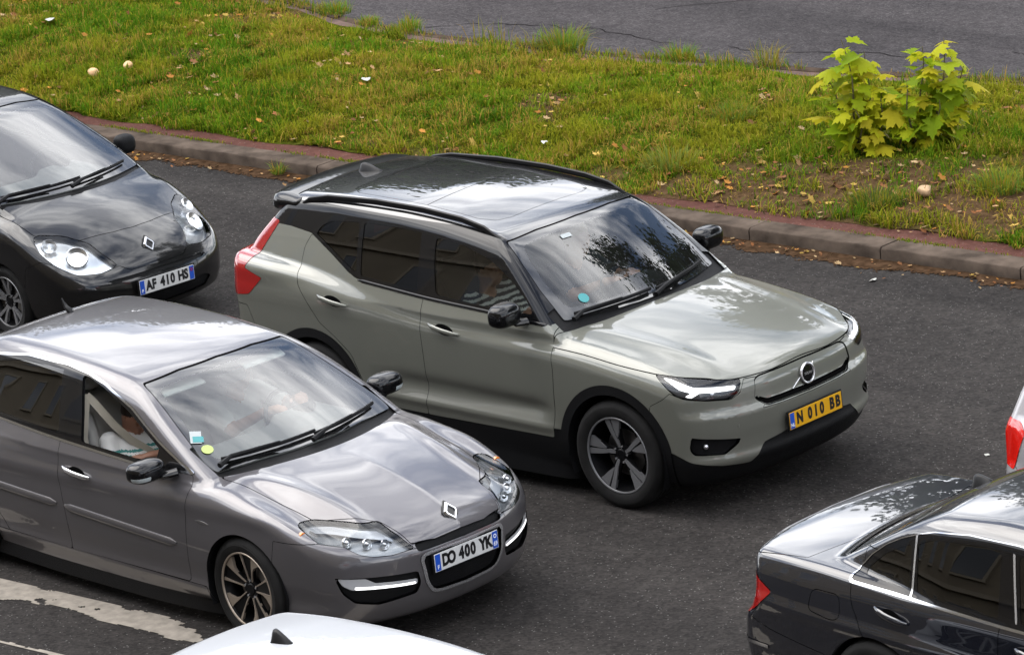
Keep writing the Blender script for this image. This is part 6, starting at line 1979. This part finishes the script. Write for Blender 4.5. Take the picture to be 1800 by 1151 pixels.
stems = [(-.36, -.05, .98, -.10), (-.26, .06, .86, .02), (-.44, .02, .66, -.20), (-.20, -.08, .52, .10), (-.33, -.12, .42, -.06), (.22, .0, .86, .03), (.34, -.05, .92, .14), (.40, .04, .66, .26), (.12, -.06, .58, -.05), (.28, -.12, .42, .1), (0.0, -.02, .46, 0.0)]
PV = Vector((.73, .68, 0))                      # the bush is longest along this direction
for bx, by, H, ln in stems:
    base = PV * (bx * .9) + Vector((-.68, .73, 0)) * by
    pts = []
    for t in np.linspace(0, 1, 7):
        pts.append(base + PV * (.8 * ln * t ** 1.4 + .02 * math.sin(7 * t + bx * 9)) + Vector((-.68, .73, 0)) * (.06 * math.sin(3 * t + by * 30) * t) + Vector((0, 0, .93 * H * t)))
    Geo().tube([tuple(p) for p in pts], [.011, .010, .009, .008, .006, .005, .003], 6).obj('stem', M['stem'], bush)
    nl = int(12 + H * 14)
    for i in range(nl):
        t = .12 + .88 * (i + rb.random() * .5) / nl
        q = t * 6; a = int(min(5, q)); p = pts[a].lerp(pts[a + 1], q - a)
        az = i * 2.4 + rb.uniform(-.6, .6)
        sz = rb.choice((.09, .12, .15, .18, .21, .23)) * rb.uniform(.9, 1.1) * (1.0 if t < .9 else .8)
        pet = rb.uniform(.03, .09)
        d = Vector((math.cos(az), math.sin(az), .15))
        lf = bpy.data.objects.new('leaf', rb.choice(LV)); COL.objects.link(lf); lf.parent = bush
        lf.location = p + d * pet
        lf.rotation_euler = (rb.uniform(-1.0, .45) + (.3 if t > .85 else 0), rb.uniform(-.4, .4), az - math.pi / 2)
        lf.scale = (sz, sz * rb.uniform(.9, 1.15), sz)

# ------------------------------------------------------------------ street trees and buildings around the place (seen in the paintwork)
M['bark'] = mat('plane bark', (.16, .14, .10), .9, var=.4, vscale=5)
M['crown'] = attr_mat('tree foliage', .7, .3)
def street_tree(x, y, h, r, seed, label):
    rs = np.random.default_rng(seed)
    root = empty('street_tree', (x, y, 0))
    tag(root, label, 'tree', 'trees across the far carriageway')
    g = Geo().tube([(0, 0, -.1), (.05, 0, h * .2), (-.03, .05, h * .4), (.05, 0, h * .62), (0, 0, h * .85)], [.24, .19, .16, .10, .03], 10)
    cl = []
    for k in range(34):
        d = rs.normal(0, 1, 3); d /= np.linalg.norm(d)
        q = rs.random() ** .4
        cl.append((d[0] * r * q, d[1] * r * q, h * .64 + d[2] * h * .34 * q))
    for k in range(9):
        c = cl[k]
        g.tube([(0, 0, h * (.35 + .03 * k)), (c[0] * .5, c[1] * .5, (h * .4 + c[2]) / 2 + .2), c], [.08, .05, .015], 6)
    g.obj('trunk', M['bark'], root)
    n = int(13000 * (r / 2.6) ** 1.5)
    c = np.array(cl)[rs.integers(0, len(cl), n)]
    P = c + rs.normal(0, 1, (n, 3)) * np.array([.55, .55, .42]) * (r / 3.2)
    s = rs.uniform(.06, .17, n)
    a = rs.normal(0, 1, (n, 3)); a /= np.linalg.norm(a, axis=1, keepdims=True)
    b = np.cross(a, rs.normal(0, 1, (n, 3))); b /= np.linalg.norm(b, axis=1, keepdims=True)
    V = np.stack([P - a * s[:, None], P + b * s[:, None] * .6, P + a * s[:, None], P - b * s[:, None] * .6], 1).reshape(-1, 3)
    Q = np.arange(4 * n).reshape(n, 4)
    o = mesh_tris('crown', V, Q, M['crown'], root)
    set_tint(o, np.repeat(np.array([.030, .050, .012]) * rs.uniform(.5, 1.5, (n, 1)), 4, 0))
for k, (x, y, h, r, lab) in enumerate([
        (0.9, 15.2, 19.0, 2.8, 'tall plane tree across the far carriageway behind the SUV bonnet'),
        (-8.8, 15.2, 12.5, 2.5, 'plane tree across the far carriageway level with the SUV tail'),
        (-18.0, 15.5, 9.0, 3.0, 'lower round tree across the far carriageway behind the city car'),
        (-25.0, 17.0, 11.0, 4.0, 'broad tree far back along the far carriageway'),
        (8.6, 15.4, 18.0, 3.5, 'plane tree across the far carriageway beyond the right edge'),
        (4.9, 15.6, 18.5, 3.3, 'plane tree across the far carriageway ahead of the SUV'),
        (12.8, 15.6, 18.0, 3.5, 'plane tree well ahead of the SUV across the far carriageway'),
        (17.2, 15.6, 17.0, 3.5, 'plane tree farthest along the far carriageway ahead of the SUV'),
        (-34.0, 19.0, 13.0, 5.0, 'distant broad tree at the end of the tree row')]):
    street_tree(x, y, h, r, 200 + k, lab)

M['stucco'] = mat('beige stucco', (.22, .18, .125), .9, var=.12, vscale=.8)
M['stucco_pale'] = mat('pale stone band', (.32, .27, .20), .9)
M['shutter'] = mat('dark window', (.015, .015, .017), .2, coat=.5)
M['roof_slate'] = mat('slate roof', (.06, .06, .07), .7)
def block(name, label, x0, x1, y0, y1, h, floors, nwin, face):
    root = empty(name, ((x0 + x1) / 2, (y0 + y1) / 2, 0))
    tag(root, label, 'building')
    cx, cy = (x0 + x1) / 2, (y0 + y1) / 2
    Geo().box((0, 0, h / 2), (x1 - x0, y1 - y0, h)).obj('wall', M['stucco'], root)
    yf = (y1 - cy) if face > 0 else (y0 - cy)
    fh = h / floors
    for k in range(1, floors + 1):
        Geo().box((0, yf + face * .10, k * fh - .12), (x1 - x0 + .3, .20, .24)).obj('cornice', M['stucco_pale'], root)
    g = Geo().loft([[(x0 - cx - .4, y0 - cy - .4, h + .01), (x1 - cx + .4, y0 - cy - .4, h + .01), (x1 - cx + .4, y1 - cy + .4, h + .01), (x0 - cx - .4, y1 - cy + .4, h + .01)],
                    [(x0 - cx + 2, y0 - cy + 2.5, h + 2.2), (x1 - cx - 2, y0 - cy + 2.5, h + 2.2), (x1 - cx - 2, y1 - cy - 2.5, h + 2.2), (x0 - cx + 2, y1 - cy - 2.5, h + 2.2)]])
    g.obj('roof', M['roof_slate'], root, smooth=False)
    wm = fm = None
    for i in range(floors):
        for j in range(nwin):
            wx = (x0 - cx) + (j + .5) * (x1 - x0) / nwin
            if wm is None:
                w = Geo().box((0, 0, 0), (1.25, .06, fh * .55)).obj('window', M['shutter'], root); wm = w.data
                fr = Geo().box((0, 0, fh * .30), (1.6, .12, .14)).box((0, 0, -fh * .30), (1.6, .16, .12)).box((-.7, 0, 0), (.12, .1, fh * .6)).box((.7, 0, 0), (.12, .1, fh * .6)).obj('frame', M['stucco_pale'], w); fm = fr.data
            else:
                w = bpy.data.objects.new('window', wm); COL.objects.link(w); w.parent = root
                fr = bpy.data.objects.new('frame', fm); COL.objects.link(fr); fr.parent = w
            w.location = (wx, yf + face * .035, i * fh + fh * .48)
    return root
block('apartment_building', 'long beige apartment building along the near side of the street', -62, 34, -38, -24.6, 19.0, 5, 24, 1)
block('town_house', 'beige town house beyond the trees across the far carriageway', -44, -20, 24, 34, 7.5, 2, 7, -1)

# ------------------------------------------------------------------ people in the cars
def person(name, label, car, J, mats, stripes=None, hair_long=0.0):
    """one continuous seated body; J gives joints in the car's frame"""
    hip, chest, neck, head = (np.array(J[k], float) for k in ('hip', 'chest', 'neck', 'head'))
    look = np.array(J['look'], float); look /= np.linalg.norm(look)
    upv = np.array(J.get('up', (0, 0, 1)), float); upv -= look * (upv @ look); upv /= np.linalg.norm(upv)
    sidev = np.cross(upv, look)
    comps = []                                          # (kind, field)
    def cap(kind, a, b, ra, rb): comps.append((kind, lambda x, y, z, a=a, b=b, ra=ra, rb=rb: capsule(x, y, z, a, b, ra, rb)))
    w = J.get('shoulder', .175)
    for s in (-1, 1):
        o = np.array((0, s, 0))
        cap('shirt', hip + o * .07 + np.array((0, 0, .05)), chest + o * .075, .125, .125)
        cap('shirt', chest + o * .05, neck + o * (w - .02) - np.array((0, 0, .055)), .11, .065)
        cap('legs', hip + o * .085, J['kneeL' if s > 0 else 'kneeR'], .088, .062)
        kn = np.array(J['kneeL' if s > 0 else 'kneeR'])
        cap('legs', kn, kn + np.array((.12, 0, -.22)), .058, .045)
        sh = neck + o * w - np.array((0, 0, .05))
        el, wr = (np.array(q, float) for q in J['armL' if s > 0 else 'armR'])
        cap('shirt', sh, sh + (el - sh) * .72, .062, .054)
        cap('skin', sh + (el - sh) * .65, el, .043, .040)
        cap('skin', el, wr, .040, .028)
        d = J['handL' if s > 0 else 'handR']; d = np.array(d, float); d /= np.linalg.norm(d)
        ac = np.cross(d, (0, 0, 1.0)); ac /= np.linalg.norm(ac)
        pn = np.cross(ac, d)
        cap('skin', wr + ac * .012, wr + d * .075 + ac * .016, .021, .022)
        cap('skin', wr - ac * .012, wr + d * .075 - ac * .016, .021, .022)
        for q, ln in ((-.030, .060), (-.010, .072), (.010, .068), (.030, .052)):     # four fingers, bent at the knuckle
            k0 = wr + d * .080 + ac * q
            k1 = k0 + d * ln * .55 - pn * ln * .25; k2 = k1 + d * ln * .25 - pn * ln * .40
            cap('skin', k0, k1, .0105, .0095); cap('skin', k1, k2, .0095, .008)
        t0 = wr + d * .025 + ac * .032 * s; t1 = t0 + d * .035 + ac * .030 * s - pn * .02; cap('skin', t0, t1, .012, .0095); cap('skin', t1, t1 + d * .025 - pn * .012, .0095, .008)
    cap('skin', neck - np.array((0, 0, .04)), head - upv * .06 - look * .02, .055, .052)
    def hd(x, y, z):
        px, py, pz = x - head[0], y - head[1], z - head[2]
        a, b, c = px * look[0] + py * look[1] + pz * look[2], px * sidev[0] + py * sidev[1] + pz * sidev[2], px * upv[0] + py * upv[1] + pz * upv[2]
        q = (np.sqrt((a / .098) ** 2 + (b / .076) ** 2 + (c / .118) ** 2) - 1) * .08
        jaw = capsule(a, b, c, (.045, 0, -.075), (.0, 0, -.055), .042, .055)
        nose = capsule(a, b, c, (.088, 0, .018), (.108, 0, -.022), .008, .014)
        ear = capsule(a, np.abs(b), c, (-.01, .074, .015), (-.008, .076, -.02), .014, .010)
        brow = capsule(a, np.abs(b), c, (.086, .012, .030), (.074, .044, .030), .010, .009)
        lip = capsule(a, np.abs(b), c, (.086, .0, -.058), (.078, .020, -.056), .009, .006)
        q = smin(q, jaw, .03); q = smin(q, nose, .012); q = smin(q, brow, .012); q = smin(q, lip, .008)
        eye = np.sqrt((a - .090) ** 2 + (np.abs(b) - .031) ** 2 + (c - .010) ** 2) - .016
        q = smax(q, -eye, .012)
        return smin(q, ear, .008)
    comps.append(('skin', hd))
    def hr(x, y, z):
        px, py, pz = x - head[0], y - head[1], z - head[2]
        a, b, c = px * look[0] + py * look[1] + pz * look[2], px * sidev[0] + py * sidev[1] + pz * sidev[2], px * upv[0] + py * upv[1] + pz * upv[2]
        q = (np.sqrt(((a + .012) / .104) ** 2 + (b / .086) ** 2 + ((c - .014) / .120) ** 2) - 1) * .085
        q = smax(q, (a - .050) * .75 - (c - .045) * .9, .02)
        q = smax(q, -(c + .055 + hair_long) + np.minimum(a, 0) * .2, .02)
        return q
    comps.append(('hair', hr))
    def f(x, y, z):
        d = comps[0][1](x, y, z)
        for kind, c in comps[1:]:
            d = smin(d, c(x, y, z), .006 if kind == 'hair' else .022)
        return d
    pts = np.array([hip, chest, neck, head, *[J[k] for k in ('kneeL', 'kneeR')], *J['armL'], *J['armR']])
    V, N_, T = surface(f, pts.min(0) - np.array((.2, .22, .30)), pts.max(0) + np.array((.22, .22, .20)), .0135, 3)
    C = V[T].mean(1)
    kinds = ['skin', 'shirt', 'legs', 'hair']
    D = np.full((len(C), 4), 9.0)
    for kind, c in comps:
        k = kinds.index(kind)
        D[:, k] = np.minimum(D[:, k], c(C[:, 0], C[:, 1], C[:, 2]))
    D[:, 3] -= .004
    idx = D.argmin(1)
    if stripes:
        for zs, hw in stripes['z']:
            t = C[:, 2] + stripes.get('k', 0) * (C[:, 0] - chest[0])
            idx[(idx == 1) & (np.abs(t - zs) < hw) & (C[:, 0] > chest[0] - .02)] = 4
    ms = [M[q] for q in mats] + ([M[stripes['m']]] if stripes else [])
    o = mesh_tris(name, V, T, ms, None, N_)
    o.data.polygons.foreach_set('material_index', idx.astype(np.int32))
    o.location = car.location; o.rotation_euler = car.rotation_euler
    tag(o, label, 'person')
    return o
person('person', 'passenger in white T-shirt with teal stripes looking down at a phone', laguna,
       dict(hip=(-1.40, -.38, .60), chest=(-1.53, -.39, .80), neck=(-1.575, -.39, .945), head=(-1.515, -.38, 1.040), look=(.80, -.05, -.62), up=(.5, 0, .8), kneeL=(-.93, -.28, .66), kneeR=(-.93, -.50, .66),
            armR=((-1.47, -.62, .76), (-1.325, -.455, .815)), armL=((-1.46, -.17, .74), (-1.32, -.33, .815)), handR=(.6, .25, .25), handL=(.6, -.25, .25), shoulder=.18),
       ('skin', 'tshirt', 'trousers', 'hair'), dict(z=((.865, .007), (.838, .007), (.775, .006)), m='teal', k=.15))
ph = Geo().box((0, 0, 0), (.010, .075, .155), rot('Y', math.radians(-38))).obj('mobile_phone', M['phone'], None, bevel=.004)
mp_ = laguna.matrix_basis @ Vector((-1.205, -.395, .875)); ph.location = mp_; ph.rotation_euler = laguna.rotation_euler
tag(ph, 'black mobile phone held by the passenger in the white T-shirt', 'phone')
person('person', 'driver in pale grey T-shirt with an arm on the steering wheel', laguna,
       dict(hip=(-1.40, .37, .60), chest=(-1.48, .37, .84), neck=(-1.45, .37, 1.00), head=(-1.40, .37, 1.135), look=(.95, -.1, -.15), kneeL=(-.93, .48, .64), kneeR=(-.93, .26, .64),
            armL=((-1.20, .61, .88), (-1.00, .52, .985)), armR=((-1.26, .17, .82), (-1.02, .25, .955)), handL=(.5, -.35, .15), handR=(.5, .3, .15), shoulder=.185),
       ('skin', 'greyshirt', 'trousers', 'hair'))
person('person', 'passenger in striped top behind the side glass of the sage SUV', suv,
       dict(hip=(-1.46, -.37, .74), chest=(-1.55, -.37, .96), neck=(-1.56, -.37, 1.12), head=(-1.52, -.37, 1.27), look=(1, .05, -.1), kneeL=(-1.0, -.27, .80), kneeR=(-1.0, -.47, .80),
            armR=((-1.42, -.60, .90), (-1.22, -.45, .86)), armL=((-1.42, -.15, .90), (-1.22, -.30, .86)), handR=(.6, .25, -.1), handL=(.6, -.25, -.1), shoulder=.17),
       ('skin', 'navy', 'trousers', 'hair'), dict(z=tuple((1.12 - .035 * k, .008) for k in range(10)), m='tshirt', k=0), .05)
person('person', 'fair-haired driver behind the windscreen of the sage SUV', suv,
       dict(hip=(-1.42, .37, .74), chest=(-1.48, .37, .98), neck=(-1.46, .37, 1.14), head=(-1.41, .37, 1.28), look=(1, -.1, -.1), kneeL=(-.98, .47, .80), kneeR=(-.98, .27, .80),
            armL=((-1.26, .60, .98), (-1.06, .50, 1.06)), armR=((-1.28, .16, .96), (-1.06, .24, 1.06)), handL=(.5, -.3, .1), handR=(.5, .3, .1), shoulder=.17),
       ('skin', 'navy', 'trousers', 'hair_fair'), None, .06)
# seat belts of the grey hatchback
def belt(root, pts, name='seat_belt', w=.024):
    P = [np.array(p) for p in pts]
    rings = []
    for i, p in enumerate(P):
        d = P[min(i + 1, len(P) - 1)] - P[max(i - 1, 0)]; d /= np.linalg.norm(d)
        nrm = np.array((.75, -.5, .43)); a = np.cross(d, nrm); a /= np.linalg.norm(a); b = np.cross(a, d)
        rings.append([tuple(p + a * w - b * .001), tuple(p + a * w + b * .001), tuple(p - a * w + b * .001), tuple(p - a * w - b * .001)])
    Geo().loft(rings).obj(name, M['belt'], root)
belt(laguna, [(-1.640, -.650, 1.215), (-1.60, -.625, 1.165), (-1.52, -.560, 1.020), (-1.44, -.50, .915), (-1.40, -.43, .850), (-1.345, -.30, .72), (-1.33, -.20, .62)])
belt(laguna, [(-1.642, -.655, 1.225), (-1.630, -.695, 1.10), (-1.620, -.730, .97), (-1.60, -.74, .85)], w=.030)
belt(laguna, [(-1.640, .650, 1.215), (-1.52, .560, 1.04), (-1.42, .48, .95), (-1.33, .28, .72)])
